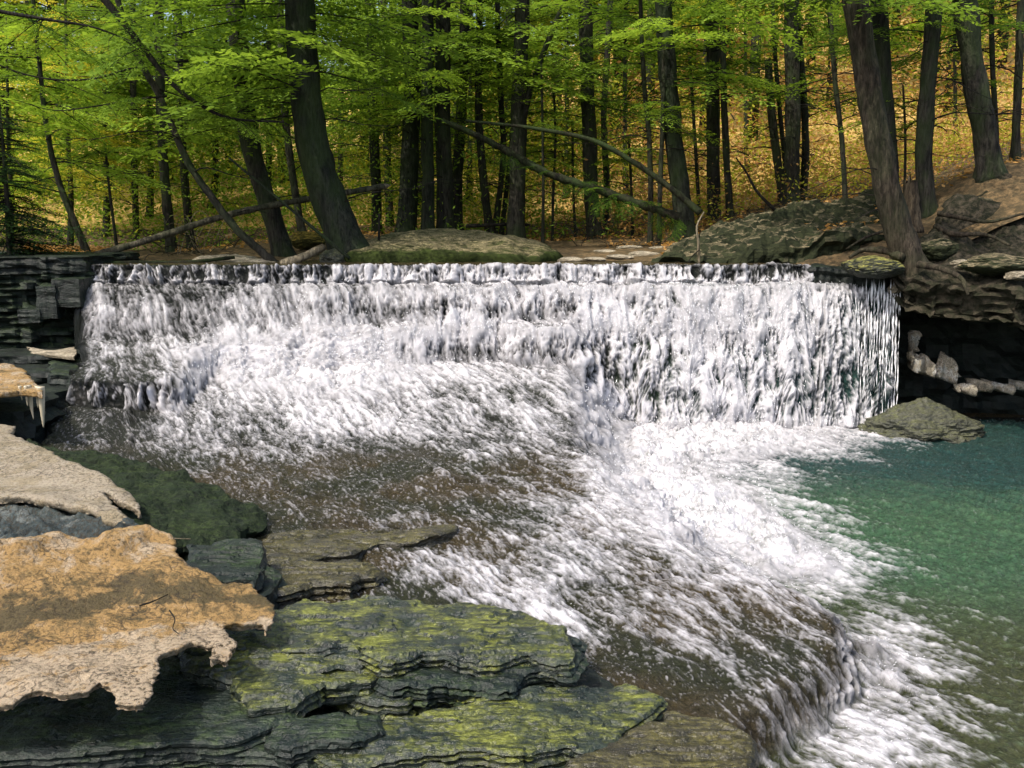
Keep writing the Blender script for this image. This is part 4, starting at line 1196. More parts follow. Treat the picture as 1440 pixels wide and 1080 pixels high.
# ice left on the back wall
for k, (lb, pts) in enumerate([
    ('tall grey ice tooth standing on the dark right wall', [(1279, 500, 12.5), (1281, 470, 12.6), (1288, 466, 12.6), (1291, 495, 12.5), (1296, 512, 12.4), (1284, 515, 12.4)]),
    ('ragged grey ice crust below the ice tooth on the right wall', [(1282, 508, 12.5), (1300, 498, 12.5), (1310, 510, 12.5), (1322, 520, 12.4), (1328, 494, 12.5), (1340, 512, 12.5), (1352, 530, 12.4), (1345, 540, 12.3), (1315, 532, 12.3), (1292, 525, 12.3)]),
    ('long pale ice rim along the hollow close to the right edge', [(1345, 540, 12.3), (1362, 532, 12.4), (1385, 534, 12.3), (1400, 540, 12.2), (1425, 535, 12.2), (1480, 536, 12.0), (1480, 552, 11.8), (1425, 556, 11.9), (1395, 552, 12), (1372, 558, 12), (1352, 552, 12.1)])]):
    # upright crusts: outline in the wall plane, thickness towards the viewer
    P = np.array([pY(*p) for p in pts])
    o = slab('ice_crust', [(p[0], p[2], 0) for p in P], .12, M_ICEW, res=.02, rough=.016, top=.022, strata=.015, rows=4, seed=57 + k, smooth=True, attr_fn=lambda V: .45 + .5 * fbm(V[:, 0] * 6, V[:, 1] * 6, o=3), topfreq=9, dome=.05)
    me = o.data
    co = np.empty(len(me.vertices) * 3, np.float32); me.vertices.foreach_get('co', co); co = co.reshape(-1, 3)
    yy = np.interp(co[:, 0], np.sort(P[:, 0]), P[np.argsort(P[:, 0]), 1])
    me.vertices.foreach_set('co', np.stack([co[:, 0], yy - co[:, 2], co[:, 1]], 1).astype(np.float32).ravel())
    me.flip_normals(); me.update()
    tag(o, lb, 'ice')
print('rocks', round(time.time() - T0, 1))

# ------------------------------------------------------------------ FOREST
def make_bough(seed, twigs=19, leaf=.062, wid=.021, spread=.40):
    r = np.random.default_rng(seed)
    out = []
    tips = []
    for i in range(twigs):
        x = .10 + .90 * (i + r.uniform(-.3, .3)) / twigs
        side = 1 if i % 2 else -1
        l = spread * (1.05 - .78 * x) * r.uniform(.7, 1.2) + .06
        ang = math.radians(r.uniform(42, 66)) * side
        if i == twigs - 1: ang = 0
        d = np.array([math.cos(ang), math.sin(ang)])
        n = max(5, int(l / .030))
        zb = -.20 * x * x + r.normal() * .012
        for j in range(n):
            for sd in (1, -1):
                t = (j + .5 + .3 * r.uniform(-1, 1)) / n
                p = np.array([x + d[0] * l * t, d[1] * l * t, zb - .30 * l * t * t + r.normal() * .008])
                a2 = ang + sd * math.radians(r.uniform(35, 65))
                ll = leaf * (1.15 - .6 * t) * r.uniform(.7, 1.25)
                dv = np.array([math.cos(a2), math.sin(a2), r.uniform(-.45, .15)])
                pv = np.array([-math.sin(a2), math.cos(a2), r.uniform(-.5, .5)])
                out.append([p, p + dv * ll * .5 + pv * wid * .5, p + dv * ll, p + dv * ll * .5 - pv * wid * .5])
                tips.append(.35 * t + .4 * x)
    return np.array(out, np.float32), np.array(tips, np.float32)


BOUGHS = [make_bough(k) for k in range(7)]
BOUGHS_FAR = [make_bough(30 + k, 11, .11, .038, .44) for k in range(4)]


def rotm(az, pitch, roll):
    ca, sa, cp, sp, cr, sr = math.cos(az), math.sin(az), math.cos(pitch), math.sin(pitch), math.cos(roll), math.sin(roll)
    Rz = np.array([[ca, -sa, 0], [sa, ca, 0], [0, 0, 1]]); Ry = np.array([[cp, 0, -sp], [0, 1, 0], [sp, 0, cp]])
    Rx = np.array([[1, 0, 0], [0, cr, -sr], [0, sr, cr]])
    return Rz @ Ry @ Rx


class Crown:
    def __init__(s): s.L = []; s.T = []; s.bag = Bag()

    def bough(s, p, az, length, pitch=.1, tint=.4, bank=None, r0=.012, wood=True):
        bank = bank or BOUGHS
        Lf, tp = bank[rng.integers(len(bank))]
        R = rotm(az, pitch, rng.normal() * .2)
        sc3 = np.array([length, length * rng.uniform(.85, 1.2), length])
        s.L.append((Lf * sc3) @ R.T + np.asarray(p))
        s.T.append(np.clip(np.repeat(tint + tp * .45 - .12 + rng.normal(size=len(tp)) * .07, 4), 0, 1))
        if wood:
            x = np.linspace(0, .95, 7)
            ax = np.c_[x, .02 * np.sin(x * 5 + rng.uniform(0, 6)), -.2 * x * x] * length
            s.bag.add(*tube(ax @ R.T + p, r0 * (1 - .85 * x), 5, cap=False))

    def twig(s, p, az, length, pitch, r0, droop=.3, fork=2):
        x = np.linspace(0, 1, 8)
        R = rotm(az, pitch, 0)
        c = np.c_[x, .07 * np.sin(x * rng.uniform(2, 6) + rng.uniform(0, 6)), -droop * x * x + .03 * np.sin(x * 7)] * length
        P = c @ R.T + p
        s.bag.add(*tube(P, r0 * (1 - .8 * x), 5, cap=False))
        for k in range(fork):
            i = rng.integers(2, 7)
            s.twig(P[i], az + rng.choice([-1, 1]) * rng.uniform(.4, .9), length * rng.uniform(.25, .5), pitch + rng.normal() * .3, r0 * .5, droop, 0)

    def build(s, root, leafm, woodm=None, cname='crown'):
        V = []; F = []; T = []; mi = []; n = 0
        if s.L:
            L = np.concatenate(s.L).reshape(-1, 3); V.append(L); F.append(np.arange(len(L)).reshape(-1, 4))
            T.append(np.concatenate(s.T)); n = len(L); mi.append(np.zeros(len(L) // 4, np.int32))
        if s.bag.n:
            B = np.concatenate(s.bag.V); V.append(B); q = np.concatenate(s.bag.Q) + n
            F.append(q); T.append(np.zeros(len(B))); mi.append(np.ones(len(q), np.int32))
        if not V: return
        if not s.L:
            for tv, tq in zip(s.bag.V, s.bag.Q):
                mesh('twig', tv - np.array(root.location), tq - tq.min(), woodm or M_TWIG, root)
            return
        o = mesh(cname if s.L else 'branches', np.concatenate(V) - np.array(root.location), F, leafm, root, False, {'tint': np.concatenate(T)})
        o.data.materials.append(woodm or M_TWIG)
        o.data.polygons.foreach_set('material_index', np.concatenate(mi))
        return o


BARK = {'B': M_BARK, 'G': M_BARKG, 'W': M_BARKB}
STYLE = {  # lowest bough height above camera plane (m), number, length range, dead twigs, tint
    'left': (2.35, 34, (1.3, 2.2), 6, .55), 'mid': (4.2, 22, (1.2, 2.2), 10, .36), 'big': (4.0, 56, (1.6, 2.9), 9, .46), 'bow': (3.9, 13, (1.0, 1.7), 12, .4),
    'thin': (4.8, 15, (1.0, 1.8), 14, .32), 'twig': (3.6, 7, (.6, 1.1), 9, .5), 'fork': (4.7, 22, (1.2, 2.2), 10, .36), 'right': (5.0, 34, (1.4, 2.6), 9, .3), 'snag': (99, 0, (1, 1), 6, .3)}  # 'right': dense boughs above the view, added to shade the bank


def px_path(pts, Y, lift=0):
    return [pY(p[0], p[1], Y) for p in pts]


def make_tree(pts, Y, wb, wt, bark, style, label, top=None, name=None):
    P = np.array(px_path(pts, Y))
    base = P[0].copy()
    P[0, 2] -= .12
    scale = Y / 1.0 / F
    rb, rt = wb * scale / 2, wt * scale / 2
    zlo, n, (l0, l1), dead, tint = STYLE[style]
    ztop = top or (base[2] + rng.uniform(6.3, 7.3) if style not in ('snag', 'twig') else P[-1, 2])
    rads = np.linspace(rb * .82, rt, len(P))
    if P[-1, 2] < ztop - .3:
        d = P[-1] - P[-2]; d = d / np.linalg.norm(d); d[0] *= .6
        k = (ztop - P[-1, 2]) / max(d[2], .3)
        P = np.vstack([P, P[-1] + d * k * .5, P[-1] + d * k]); rads = np.r_[rads, rt * .7, rt * .25]
    kind = name or ('sapling' if wb < 8 else 'tree')
    root = thing(kind, label, 'tree' if kind == 'tree' else 'sapling', tuple(base))
    st = max(.05, min(.12, rb))
    S = spline(np.c_[P, rads], st)
    V, q, t = tube(S[:, :3], S[:, 3], 18 if wb > 24 else (12 if wb > 10 else 8), .22 if wb > 10 else .15, 7 if wb > 24 else 14, seed=int(wb * 7 + pts[0][0]), flare=.75 if wb > 10 else .3, flen=.16 if wb < 40 else .24, roots=.5)
    mesh('trunk', V - base, [q, t], BARK[bark], root)
    if style == 'fork':
        A = spline(np.array([pY(733, 185, Y) + (.05,), pY(745, 130, Y - .1) + (.055,), pY(768, 65, Y - .2) + (.05,), pY(795, 0, Y - .3) + (.045,), pY(815, -60, Y - .4) + (.02,)]), .08)
        V, q, t = tube(A[:, :3], A[:, 3], 9, .2, 12, 3)
        mesh('limb', V - base, [q, t], BARK[bark], root)
    if style == 'right':
        A = spline(np.array([pY(1216, 85, Y) + (.09,), pY(1203, 45, Y) + (.085,), pY(1196, 0, Y) + (.08,), pY(1190, -50, Y) + (.05,), pY(1186, -140, Y) + (.02,)]), .08)
        V, q, t = tube(A[:, :3], A[:, 3], 12, .2, 10, 3)
        mesh('limb', V - base, [q, t], BARK[bark], root)
    c = Crown()
    Z = S[:, 2]
    hi = np.where(Z > CAMZ + 0)[0]
    for k in range(n):
        f = (k + rng.uniform(0, 1)) / n
        z = max(zlo, base[2] + .9) + (ztop - .15 - max(zlo, base[2] + .9)) * f
        i = int(np.argmin(np.abs(Z - z)))
        az = rng.uniform(0, 2 * math.pi)
        if style == 'big' and rng.random() < .5: az = rng.choice([0, math.pi]) + rng.normal() * .45
        fall = 1 - .55 * max(0, (z - 6) / max(ztop - 6, .5))
        # the bough slopes and the leaf colour vary from bough to bough
        ln = rng.uniform(l0, l1) * fall
        if math.sin(az) < -.3 and Y < 15 and style != 'big': ln *= .75
        c.bough(S[i, :3], az, ln, rng.uniform(-.15, .28), tint + rng.normal() * .13)
        if rng.random() < .35: c.bough(S[i, :3] + rotm(az, .1, 0) @ np.array([ln * .45, 0, 0]), az + rng.choice([-1, 1]) * rng.uniform(.4, .8), ln * .6, rng.uniform(-.2, .1), tint + rng.normal() * .13)
    for k in range(dead):
        z = base[2] + .7 + rng.random() * (min(6.5, ztop - .3) - base[2] - .7)
        i = int(np.argmin(np.abs(Z - z)))
        az = rng.choice([0, math.pi]) + rng.normal() * .9
        c.twig(S[i, :3], az, rng.uniform(.5, 1.7) * (1 if wb > 8 else .5), rng.uniform(-.1, .5), rng.uniform(.006, .014) * (1 if wb > 8 else .6), rng.uniform(.1, .45))
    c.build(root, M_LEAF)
    return root


for e in exec_trees:
    make_tree(*e)

# leafy young trees filling the left bank, boughs down to the ground
YOUNG = [
    ([(14, 352), (16, 280), (12, 200), (10, 90)], 16.5, 9, 4, .62, 'bushy young hemlock at far left with bright boughs down to the ground', M_LEAF, 40, .9),
    ([(98, 350), (100, 280), (96, 200), (94, 100), (92, 0)], 18.5, 9, 5, .75, 'bushy bright yellow green tree behind the slim leaning trunk', M_LEAFY, 40, 1.2),
    ([(150, 345), (150, 270), (148, 190), (146, 80), (145, 0)], 21.5, 10, 6, .5, 'bushy green tree behind the wispy sapling at left', M_LEAF, 44, 1.2),
    ([(212, 340), (212, 260), (210, 180), (209, 60), (208, -10)], 23, 10, 7, .3, 'bushy dark green tree behind the dim slim trunk at left', M_LEAF, 44, 1.3),
    ([(300, 338), (302, 260), (303, 180), (303, 60), (303, -10)], 24, 11, 7, .4, 'bushy green tree showing through under the bowed trunk', M_LEAF, 40, 1.4),
    ([(376, 333), (377, 260), (378, 180), (378, 70), (378, -10)], 25, 11, 7, .45, 'bushy green tree glimpsed between the two stout leaning trunks', M_LEAF, 36, 2.2),
    ([(478, 333), (478, 260), (480, 180), (481, 70), (482, -10)], 24, 10, 7, .5, 'bushy green tree just right of the thickest leaning trunk', M_LEAF, 36, 2.0),
    ([(660, 330), (660, 260), (661, 180), (662, 70), (663, -10)], 25, 9, 7, .55, 'leafy tree behind the gap left of the slender bunch', M_LEAF, 30, 2.6),
    ([(795, 328), (796, 260), (797, 180), (797, 70), (797, -10)], 24, 9, 6, .5, 'leafy tree behind the gap right of the forked trunk', M_LEAF, 30, 3.0),
    ([(880, 326), (880, 250), (879, 170), (879, 60), (879, -10)], 23, 9, 6, .45, 'leafy tree behind the gap left of the greyish leaning trunk', M_LEAF, 30, 3.2),
    ([(1050, 300), (1050, 220), (1049, 140), (1048, 40), (1048, -10)], 23, 8, 5, .55, 'leafy tree in the gap left of the snapped trunk', M_LEAFY, 20, 3.4),
    ([(1222, 275), (1222, 200), (1222, 130), (1222, 40), (1222, -10)], 22, 7, 4, .45, 'leafy tree just behind the big leaning trunk at right', M_LEAF, 22, 2.6),
    ([(1345, 250), (1344, 180), (1343, 110), (1342, 20), (1342, -20)], 21, 7, 5, .5, 'leafy tree in the gap left of the broad black trunk', M_LEAF, 24, 2.6),
]
for pts, Y, wb, wt, tint, label, lm, n, low in YOUNG:
    P = np.array(px_path(pts, Y))
    P[0, 2] = ground_z(np.array([P[0, 0]]), np.array([Y]))[0] - .05
    base = P[0].copy()
    root = thing('tree', label, 'tree', tuple(base))
    d = P[-1] - P[-2]; P = np.vstack([P, P[-1] + d * .6])
    S = spline(np.c_[P, np.linspace(wb, wt * .4, len(P)) * Y / F / 2], .12)
    V, q, t = tube(S[:, :3], S[:, 3], 8, .2, 12, 3, flare=.4)
    mesh('trunk', V - base, [q, t], M_BARK, root)
    c = Crown()
    for k in range(n):
        z = base[2] + low + (S[-1, 2] - base[2] - low) * (k + rng.random()) / n
        i = int(np.argmin(np.abs(S[:, 2] - z)))
        f = 1 - .5 * (z - base[2]) / (S[-1, 2] - base[2])
        c.bough(S[i, :3], rng.uniform(0, 6.3), rng.uniform(1.2, 2.1) * f * Y / 19, rng.uniform(-.1, .25), tint + rng.normal() * .15, BOUGHS if Y < 20 else BOUGHS + BOUGHS_FAR)
    c.build(root, lm)

# dark young hemlock on the left wall top
root = thing('tree', 'small dark shaded hemlock on top of the left rock wall', 'tree', pY(14, 366, 12.9))
b0 = np.array(root.location)
S = spline(np.array([(0, 0, -.1, .04), (.03, 0, 1.0, .03), (.02, .02, 2.0, .012)]) + np.r_[b0, 0], .1)
V, q, t = tube(S[:, :3], S[:, 3], 8, .2, 12)
mesh('trunk', V - b0, [q, t], M_BARK, root)
c = Crown()
for k in range(90):
    f = (k + rng.random()) / 90
    c.bough(b0 + (0, 0, .08 + 1.75 * f), rng.uniform(0, 6.3), rng.uniform(.7, 1.1) * (1.05 - .7 * f), rng.uniform(-.25, .2), .35 + rng.normal() * .2)
c.build(root, M_LEAFD)

# overhanging limbs at top left
for lb, pts, r0, nb, tint in [
    ('long dark bough sweeping down from the top left across the bowed trunk', [(95, -60, 12.6), (160, 15, 12.6), (205, 72, 12.7), (250, 125, 12.7), (310, 162, 12.8), (400, 172, 12.9)], .05, 10, .35),
    ('thin drooping bough crossing the top left corner nearly level', [(-60, 0, 12.0), (0, 16, 12.0), (70, 28, 12.1), (130, 38, 12.2), (190, 60, 12.3)], .028, 9, .2),
    ('slender curved bough hanging level over the slim leaning trunk at left', [(265, 85, 13.4), (190, 95, 13.3), (120, 112, 13.2), (50, 108, 13.1), (0, 92, 13.0), (-40, 70, 13)], .018, 5, .45),
    ('slender lower bough reaching left from the bowed trunk', [(235, 135, 13.5), (190, 140, 13.4), (130, 150, 13.3), (75, 155, 13.2), (20, 140, 13.1)], .014, 5, .5),
]:
    W = np.array([pY(*p) for p in pts])
    root = thing('overhanging_bough', lb, 'bough', tuple(W[0]))
    S = spline(np.c_[W, np.linspace(r0, r0 * .25, len(W))], .08)
    V, q, t = tube(S[:, :3], S[:, 3], 9, .2, 14, 5)
    mesh('limb', V - W[0], [q, t], M_TWIG, root)
    c = Crown()
    for k in range(nb):
        i = int(len(S) * (.12 + .85 * (k + rng.random()) / nb)); i = min(i, len(S) - 1)
        c.bough(S[i, :3], rng.choice([0, math.pi]) + rng.normal() * .8, rng.uniform(.5, 1.0), rng.uniform(-.5, .0), tint + rng.normal() * .15, r0=.007)
    c.build(root, M_LEAF)

# distant trees, two kinds, sharing meshes
def far_proto(kind):
    root = thing('tree', '', 'tree')
    V, q, t = tube([(0, 0, -.3), (.05, 0, 3), (-.03, .05, 7), (0, 0, 11)], [.16, .13, .09, .02], 8, .2, 6, 4)
    mesh('trunk', V, [q, t], M_BARK, root)
    c = Crown()
    n, lo, l = (42, 2.0, 2.8) if kind == 0 else (26, 3.5, 2.2)
    for k in range(n):
        f = (k + rng.random()) / n
        c.bough(np.array([0, 0, lo + (10.8 - lo) * f]), rng.uniform(0, 6.3), l * (1.05 - .75 * f) * rng.uniform(.7, 1.1), rng.uniform(-.2, .2), .45 + rng.normal() * .16, BOUGHS_FAR, r0=.03)
    c.build(root, M_LEAF if kind == 0 else M_LEAFY)
    return root


def copy_tree(o, loc, rz, s):
    r = o.copy(); COL.objects.link(r); r.location = loc; r.rotation_euler = (0, 0, rz); r.scale = (s, s, s)
    for ch in list(o.children):
        c_ = ch.copy(); COL.objects.link(c_); c_.parent = r
    return r


for kind, label, group, spots in (
    (0, 'distant green hemlock in the dense woods beyond the near trunks', 'distant green trees',
     [(-60, 27), (40, 29), (110, 26), (175, 31), (250, 28), (335, 30), (410, 29), (450, 34), (520, 30), (560, 36), (612, 31), (690, 38), (740, 33), (830, 40), (860, 32), (20, 38), (130, 40), (300, 40), (230, 46), (400, 42), (960, 36)]),
    (1, 'distant thin yellow leaved tree on the sunlit hillside', 'distant yellow trees',
     [(640, 28), (715, 27), (780, 30), (905, 28), (940, 33), (1010, 29), (1070, 34), (1150, 27), (1165, 36), (1230, 31), (1285, 27), (1330, 34), (1375, 28), (1425, 32), (1480, 29), (1045, 25), (1120, 30), (1205, 37), (1260, 33), (1310, 25), (1400, 38), (870, 36), (980, 26), (820, 29), (755, 36), (30, 24), (80, 33), (180, 36)])):
    proto = None
    for i, (px, Y) in enumerate(spots):
        X = (px - 720) / F * Y * 1.01
        z = float(ground_z(np.array([X]), np.array([Y]))[0])
        if proto is None:
            proto = far_proto(kind); r = proto; r.location = (X, Y, z)
        else:
            r = copy_tree(proto, (X, Y, z), rng.uniform(0, 6.3), rng.uniform(.8, 1.2))
        r['label'] = label; r['group'] = group
print('trees', round(time.time() - T0, 1))


# undergrowth: countless leaves and shoots on the hillside
def leaf_cloud(name, n_cl, per, yr, xr, hmax, size, m, tint, seed, dens=None, spread=.5):
    r = np.random.default_rng(seed)
    n = n_cl
    Y = yr[0] * (yr[1] / yr[0]) ** (r.random(n))
    a = r.uniform(xr[0], xr[1], n)
    X = a * Y
    if dens is not None:
        k = r.random(n) < dens(X, Y, a); X, Y = X[k], Y[k]; n = len(X)
    Z = ground_z(X, Y) + hmax * r.random(n) ** 1.4
    sz = spread * r.uniform(.5, 1.3, n)
    C = np.repeat(np.c_[X, Y, Z], per, 0) + r.normal(size=(n * per, 3)) * np.repeat(sz, per)[:, None] * (1, 1, .55)
    N = len(C)
    d1 = r.normal(size=(N, 3)) * (1, 1, .6); d1 /= np.linalg.norm(d1, axis=1)[:, None]
    d2 = np.cross(d1, r.normal(size=(N, 3))); d2 /= np.linalg.norm(d2, axis=1)[:, None]
    L = (r.uniform(.6, 1.3, N) * size * np.repeat(np.sqrt(Y / 26), per))[:, None]
    W = L * r.uniform(.3, .5, N)[:, None]
    V = np.stack([C, C + d1 * L * .5 + d2 * W * .5, C + d1 * L, C + d1 * L * .5 - d2 * W * .5], 1).reshape(-1, 3)
    base = tint + .22 * fbm(X * .35, Y * .35, o=3, seed=seed) + r.normal(size=n) * .12
    t = np.repeat(np.clip(np.repeat(base, per) + r.normal(size=N) * .1, 0, 1), 4)
    return mesh(name, V, np.arange(len(V)).reshape(-1, 4), m, smooth=False, attrs={'tint': t})


tag(leaf_cloud('undergrowth', 5600, 26, (20.5, 60), (-.6, .62), 2.4, .13, M_LEAFY, .45, 3, lambda X, Y, a: np.interp(a, [-.6, -.25, .0, .2, .6], [.6, .55, .9, .6, .45])), 'yellow green sunlit undergrowth filling the woods behind the trunks', 'undergrowth', kind='stuff')
tag(leaf_cloud('dry_undergrowth', 2200, 24, (21, 60), (-.05, .65), 1.8, .13, M_LEAFO, .55, 7, lambda X, Y, a: np.interp(a, [-.05, .05, .15, .6], [.3, .6, 1, .9])), 'dry orange undergrowth on the sunlit hillside at right', 'undergrowth', kind='stuff')
tag(leaf_cloud('shaded_undergrowth', 2400, 22, (18, 30), (-.6, .12), 2.4, .10, M_LEAF, .45, 9), 'green undergrowth between the trunks at left and centre', 'undergrowth', kind='stuff')


tag(leaf_cloud('bank_undergrowth', 700, 20, (17.2, 22), (.16, .6), .5, .09, M_LEAFY, .5, 13), 'yellow green low growth along the top of the right bank', 'undergrowth', kind='stuff')
tag(leaf_cloud('golden_undergrowth', 900, 20, (17.5, 23), (.1, .6), .6, .09, M_LEAFO, .5, 15), 'golden low growth among the trunks of the right bank', 'undergrowth', kind='stuff')


def litter(name, label, regions, m, size, seed):
    r = np.random.default_rng(seed); Vs = []; Ts = []
    for x0, x1, Y0, Y1, n in regions:
        Y = r.uniform(Y0, Y1, n); X = (r.uniform(x0, x1, n) - 720) / F * Y
        C = np.c_[X, Y, ground_z(X, Y) + .015 + .04 * r.random(n)]
        d1 = r.normal(size=(n, 3)) * (1, 1, .35); d1 /= np.linalg.norm(d1, axis=1)[:, None]
        d2 = np.cross(d1, np.c_[r.normal(size=(n, 2)) * .4, np.ones(n)]); d2 /= np.linalg.norm(d2, axis=1)[:, None]
        L = r.uniform(.5, 1.2, n)[:, None] * size
        Vs.append(np.stack([C - d1 * L * .5, C + d2 * L * .35, C + d1 * L * .5, C - d2 * L * .35], 1).reshape(-1, 3)); Ts.append(np.repeat(r.random(n), 4))
    V = np.concatenate(Vs)
    tag(mesh(name, V, np.arange(len(V)).reshape(-1, 4), m, smooth=False, attrs={'tint': np.concatenate(Ts)}), label, 'leaf litter', kind='stuff')


litter('leaf_litter', 'fallen orange leaves lying over the forest floor and bank', [(40, 170, 14, 17.5, 1500), (640, 850, 18, 23, 1500), (930, 1300, 14, 19, 1600), (250, 640, 17, 23, 1200), (1300, 1500, 14.2, 19, 700), (850, 1000, 16, 22, 700)], M_LEAFO, .085, 5)

# ---------------------------------------------------- fallen logs, poles, stump
def log(name, label, cat, pts, w0, w1, m, sides=12, rough=.25, tufts=0, twigs=0, part='stem', broken=None, tl=.15):
    W = np.array([pY(*p) for p in pts])
    root = thing(name, label, cat, tuple(W[0]))
    ym = W[:, 1].mean()
    S = spline(np.c_[W, np.linspace(w0, w1, len(W)) * ym / F / 2], .06)
    V, q, t = tube(S[:, :3], S[:, 3], sides, rough, 9, int(w0 * 3 + pts[0][0]))
    mesh(part, V - W[0], [q, t], m, root)
    c = Crown()
    for k in range(tufts):
        i = rng.integers(int(len(S) * .3), len(S)); p = S[i, :3] + (0, 0, S[i, 3] * .4)
        c.bough(p, rng.uniform(0, 6.3), rng.uniform(.25, .55), rng.uniform(-1.3, .25), tl + rng.normal() * .15, r0=.004)
    for k in range(twigs):
        i = rng.integers(2, len(S) - 2)
        c.twig(S[i, :3], rng.uniform(0, 6.3), rng.uniform(.3, .8), rng.uniform(-1.2, .6), .007, .3, 1)
    c.build(root, M_LEAF, cname='moss_tufts')
    if broken:
        A = np.array([S[-1, :3], S[-1, :3] + (S[-1, :3] - S[-5, :3]) * .45])
        A = spline(np.c_[np.array([A[0], A[0] * .5 + A[1] * .5, A[1]]), np.array([S[-1, 3] * .96, S[-1, 3] * .75, S[-1, 3] * .15])], .03)
        V, q, t = tube(A[:, :3], A[:, 3], 9, .5, 30, 6)
        mesh('broken_end', V - W[0], [q, t], M_PALEWOOD, root)
    return root


log('fallen_pole', 'long fallen pole slanting up from the left crest to a splintered pale tip', 'log', [(85, 373, 13.4), (200, 340, 13.9), (330, 300, 14.4), (450, 277, 14.9), (540, 262, 15.2)], 10, 8, M_POLE, broken=True, twigs=3)
log('fallen_log', 'mossy fallen log slanting down to the right behind the crest', 'log', [(622, 170, 16.9), (660, 186, 16.8), (705, 208, 16.7), (762, 240, 16.5), (850, 270, 16.3), (955, 306, 16.1)], 8, 12, M_LOG, tufts=40, twigs=20, rough=.45, tl=-.1)
log('fallen_pole', 'thin bent fallen pole above the mossy log, ending at the greyish trunk', 'log', [(655, 170, 16.3), (760, 182, 16.2), (840, 200, 16.0), (900, 234, 15.9), (945, 266, 15.8), (985, 300, 15.7)], 4, 10, M_LOG, sides=9, twigs=5)
log('fallen_pole', 'low thin log lying along the left part of the crest', 'log', [(100, 376, 13.1), (180, 370, 13.2), (262, 369, 13.3), (330, 362, 13.6)], 8, 5, M_LOG, sides=9, twigs=3)
log('driftwood', 'pale barkless driftwood at the foot of the bowed trunk', 'driftwood', [(396, 372, 13.2), (420, 364, 13.2), (440, 355, 13.3), (455, 347, 13.4)], 13, 10, M_PALEWOOD, sides=9)
log('leaning_pole', 'thin bare pole leaning across the front of the thickest left trunk', 'pole', [(322, 222, 13.2), (380, 270, 13.25), (430, 312, 13.3), (492, 364, 13.4)], 3, 5, M_BARKG, sides=7)
log('dead_branch', 'dead branch lying low behind the clump over the mound', 'branch', [(655, 318, 18.3), (700, 316, 18.3), (745, 316, 18.4)], 6, 4, M_TWIG, sides=7, twigs=5)
log('dead_branch', 'bent bare branch rising from the bank to the snapped trunk', 'branch', [(1090, 296, 16.6), (1065, 270, 16.6), (1048, 240, 16.7), (1035, 222, 16.8)], 5, 2, M_TWIG, sides=7, twigs=3)
log('forked_stick', 'pale forked stick standing upright at the crest', 'stick', [(983, 372, 13.1), (982, 340, 13.1), (980, 318, 13.1), (990, 298, 13.1)], 4, 2, M_PALEWOOD, sides=7, twigs=3)
log('stick', 'thin dark upright stick standing on the sandy mound', 'stick', [(532, 358, 14.2), (533, 335, 14.2), (533, 300, 14.2)], 5, 3, M_TWIG, sides=7)

root = thing('tree_stump', 'broken tan stump with ragged top beside the splayed roots', 'stump', pY(1283, 322, 13.2))
S = spline(np.array([pY(1281, 328, 13.2) + (.125,), pY(1281, 300, 13.2) + (.10,), pY(1281, 270, 13.2) + (.09,), pY(1282, 250, 13.2) + (.08,)]), .04)
V, q, t = tube(S[:, :3], S[:, 3], 18, .3, 16, 8, flare=.3)
rag = np.arange(len(V) - 2 - 18, len(V) - 2)
V[rag, 2] += rng.uniform(-.18, .14, 18)
mesh('stump_wood', V - np.array(root.location), [q, t[:18]], bark_mat('weathered stump', (.06, .045, .03), (.21, .16, .1)), root)

# exposed roots over the right bank
for lb, pts, w0 in [('thick exposed root running left from the big leaning trunk', [(1268, 362, 12.1), (1240, 352, 12.5), (1212, 352, 12.7), (1195, 362, 12.6)], 12),
                    ('pale exposed root looping across the right bank', [(1320, 300, 13.2), (1350, 306, 12.9), (1390, 312, 12.6), (1440, 300, 12.4)], 8),
                    ('dark exposed root under the splayed trunk', [(1316, 318, 12.9), (1345, 330, 12.5), (1385, 330, 12.3), (1420, 345, 12.0)], 9),
                    ('exposed root curling over the edge of the dark hollow', [(1292, 372, 12.0), (1325, 378, 11.7), (1352, 392, 11.5), (1362, 415, 11.35)], 10),
                    ('fine exposed root trailing down the mossy ledge', [(1252, 322, 13.0), (1215, 335, 12.95), (1190, 350, 12.9)], 5)]:
    W = np.array([pY(*p) for p in pts])
    S = spline(np.c_[W, np.linspace(w0, w0 * .4, len(W)) * 12.5 / F / 2], .05)
    V, q, t = tube(S[:, :3], S[:, 3], 8, .3, 14, w0)
    tag(mesh('root', V, [q, t], M_BARKB), lb, 'root')


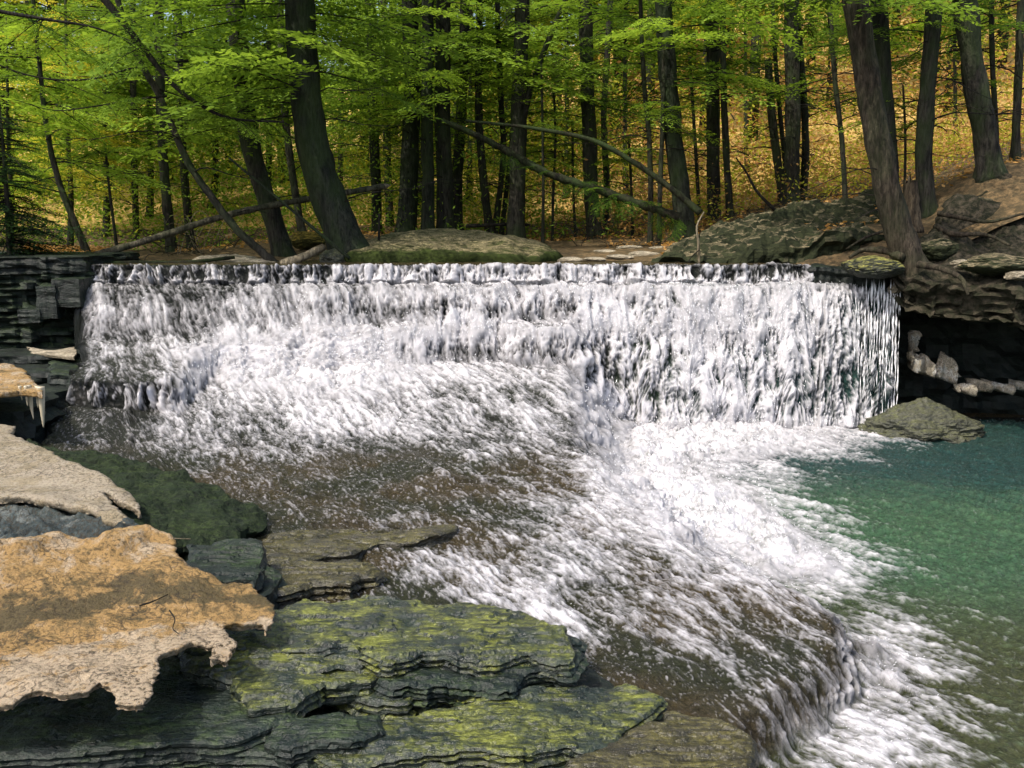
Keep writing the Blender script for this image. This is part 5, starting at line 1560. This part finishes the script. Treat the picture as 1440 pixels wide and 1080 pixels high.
for lb, pts, w0, m in [('short dark twig lying on the brown stain of the large ice sheet', [(196, 852, .74), (214, 846, .745), (236, 836, .75)], 3.2, M_TWIG),
                       ('thin crooked dark twig on the pale front part of the large ice sheet', [(238, 858, .71), (246, 872, .69), (243, 884, .675), (252, 892, .665)], 2.4, M_TWIG),
                       ('pale straight stick bridging the gap behind the large ice sheet', [(188, 757, .80), (225, 757, .78), (268, 758, .75)], 3.6, M_PALEWOOD)]:
    W = np.array([pz(*p) for p in pts])
    S = spline(np.c_[W, np.linspace(w0, w0 * .5, len(W)) * W[:, 1].mean() / F / 2], .02)
    V, q, t = tube(S[:, :3], S[:, 3], 6, .3, 40, w0)
    tag(mesh('stick', V, [q, t], m), lb, 'stick')


def twig_pile(name, label, cat, x0, x1, Y0, Y1, n, hgt, m, r0=.006, arc=False):
    c = Crown()
    Y = rng.uniform(Y0, Y1, n); X = (rng.uniform(x0, x1, n) - 720) / F * Y
    Z = ground_z(X, Y)
    for i in range(n):
        if arc:
            s_ = np.linspace(0, 1, 10); w_ = rng.uniform(.2, .6) * rng.choice([-1, 1]); h = hgt * rng.uniform(.6, 1)
            P = np.c_[X[i] + w_ * s_, np.full(10, Y[i]), Z[i] + h * np.sin(s_ * rng.uniform(2.0, 2.9))]
            c.bag.add(*tube(P, r0 * (1 - .6 * s_), 5, cap=False))
        else:
            c.twig((X[i], Y[i], Z[i] + hgt * rng.random() ** 2), rng.uniform(0, 6.3), rng.uniform(.5, 1.3), rng.uniform(-.1, .7), r0 * rng.uniform(.7, 1.6), .25, 2)
    o = c.bag.build(name, m)
    return tag(o, label, cat)


twig_pile('brush_pile', 'tangled heap of dead twigs behind the long fallen pole', 'brush pile', 210, 345, 15, 16.5, 26, .35, M_TWIG)
twig_pile('brush_pile', 'tangle of bare twigs on the shore behind the pale stones', 'brush pile', 800, 960, 16, 18, 34, .4, M_TWIG)
twig_pile('brush_pile', 'loose dead sticks along the top of the mossy right ledge', 'brush pile', 1000, 1230, 16, 17, 26, .25, M_TWIG)
twig_pile('dry_canes', 'arched pale dry canes under the fallen pole', 'canes', 252, 300, 16, 16.6, 9, .75, M_PALEWOOD, .007, True)
tag(twig_pile('bare_shoots', 'countless thin bare shoots standing on the hillside', 'undergrowth', 600, 1440, 20.5, 36, 520, 2.2, M_TWIG, .011), kind='stuff')
print('done', round(time.time() - T0, 1), len(bpy.data.objects))
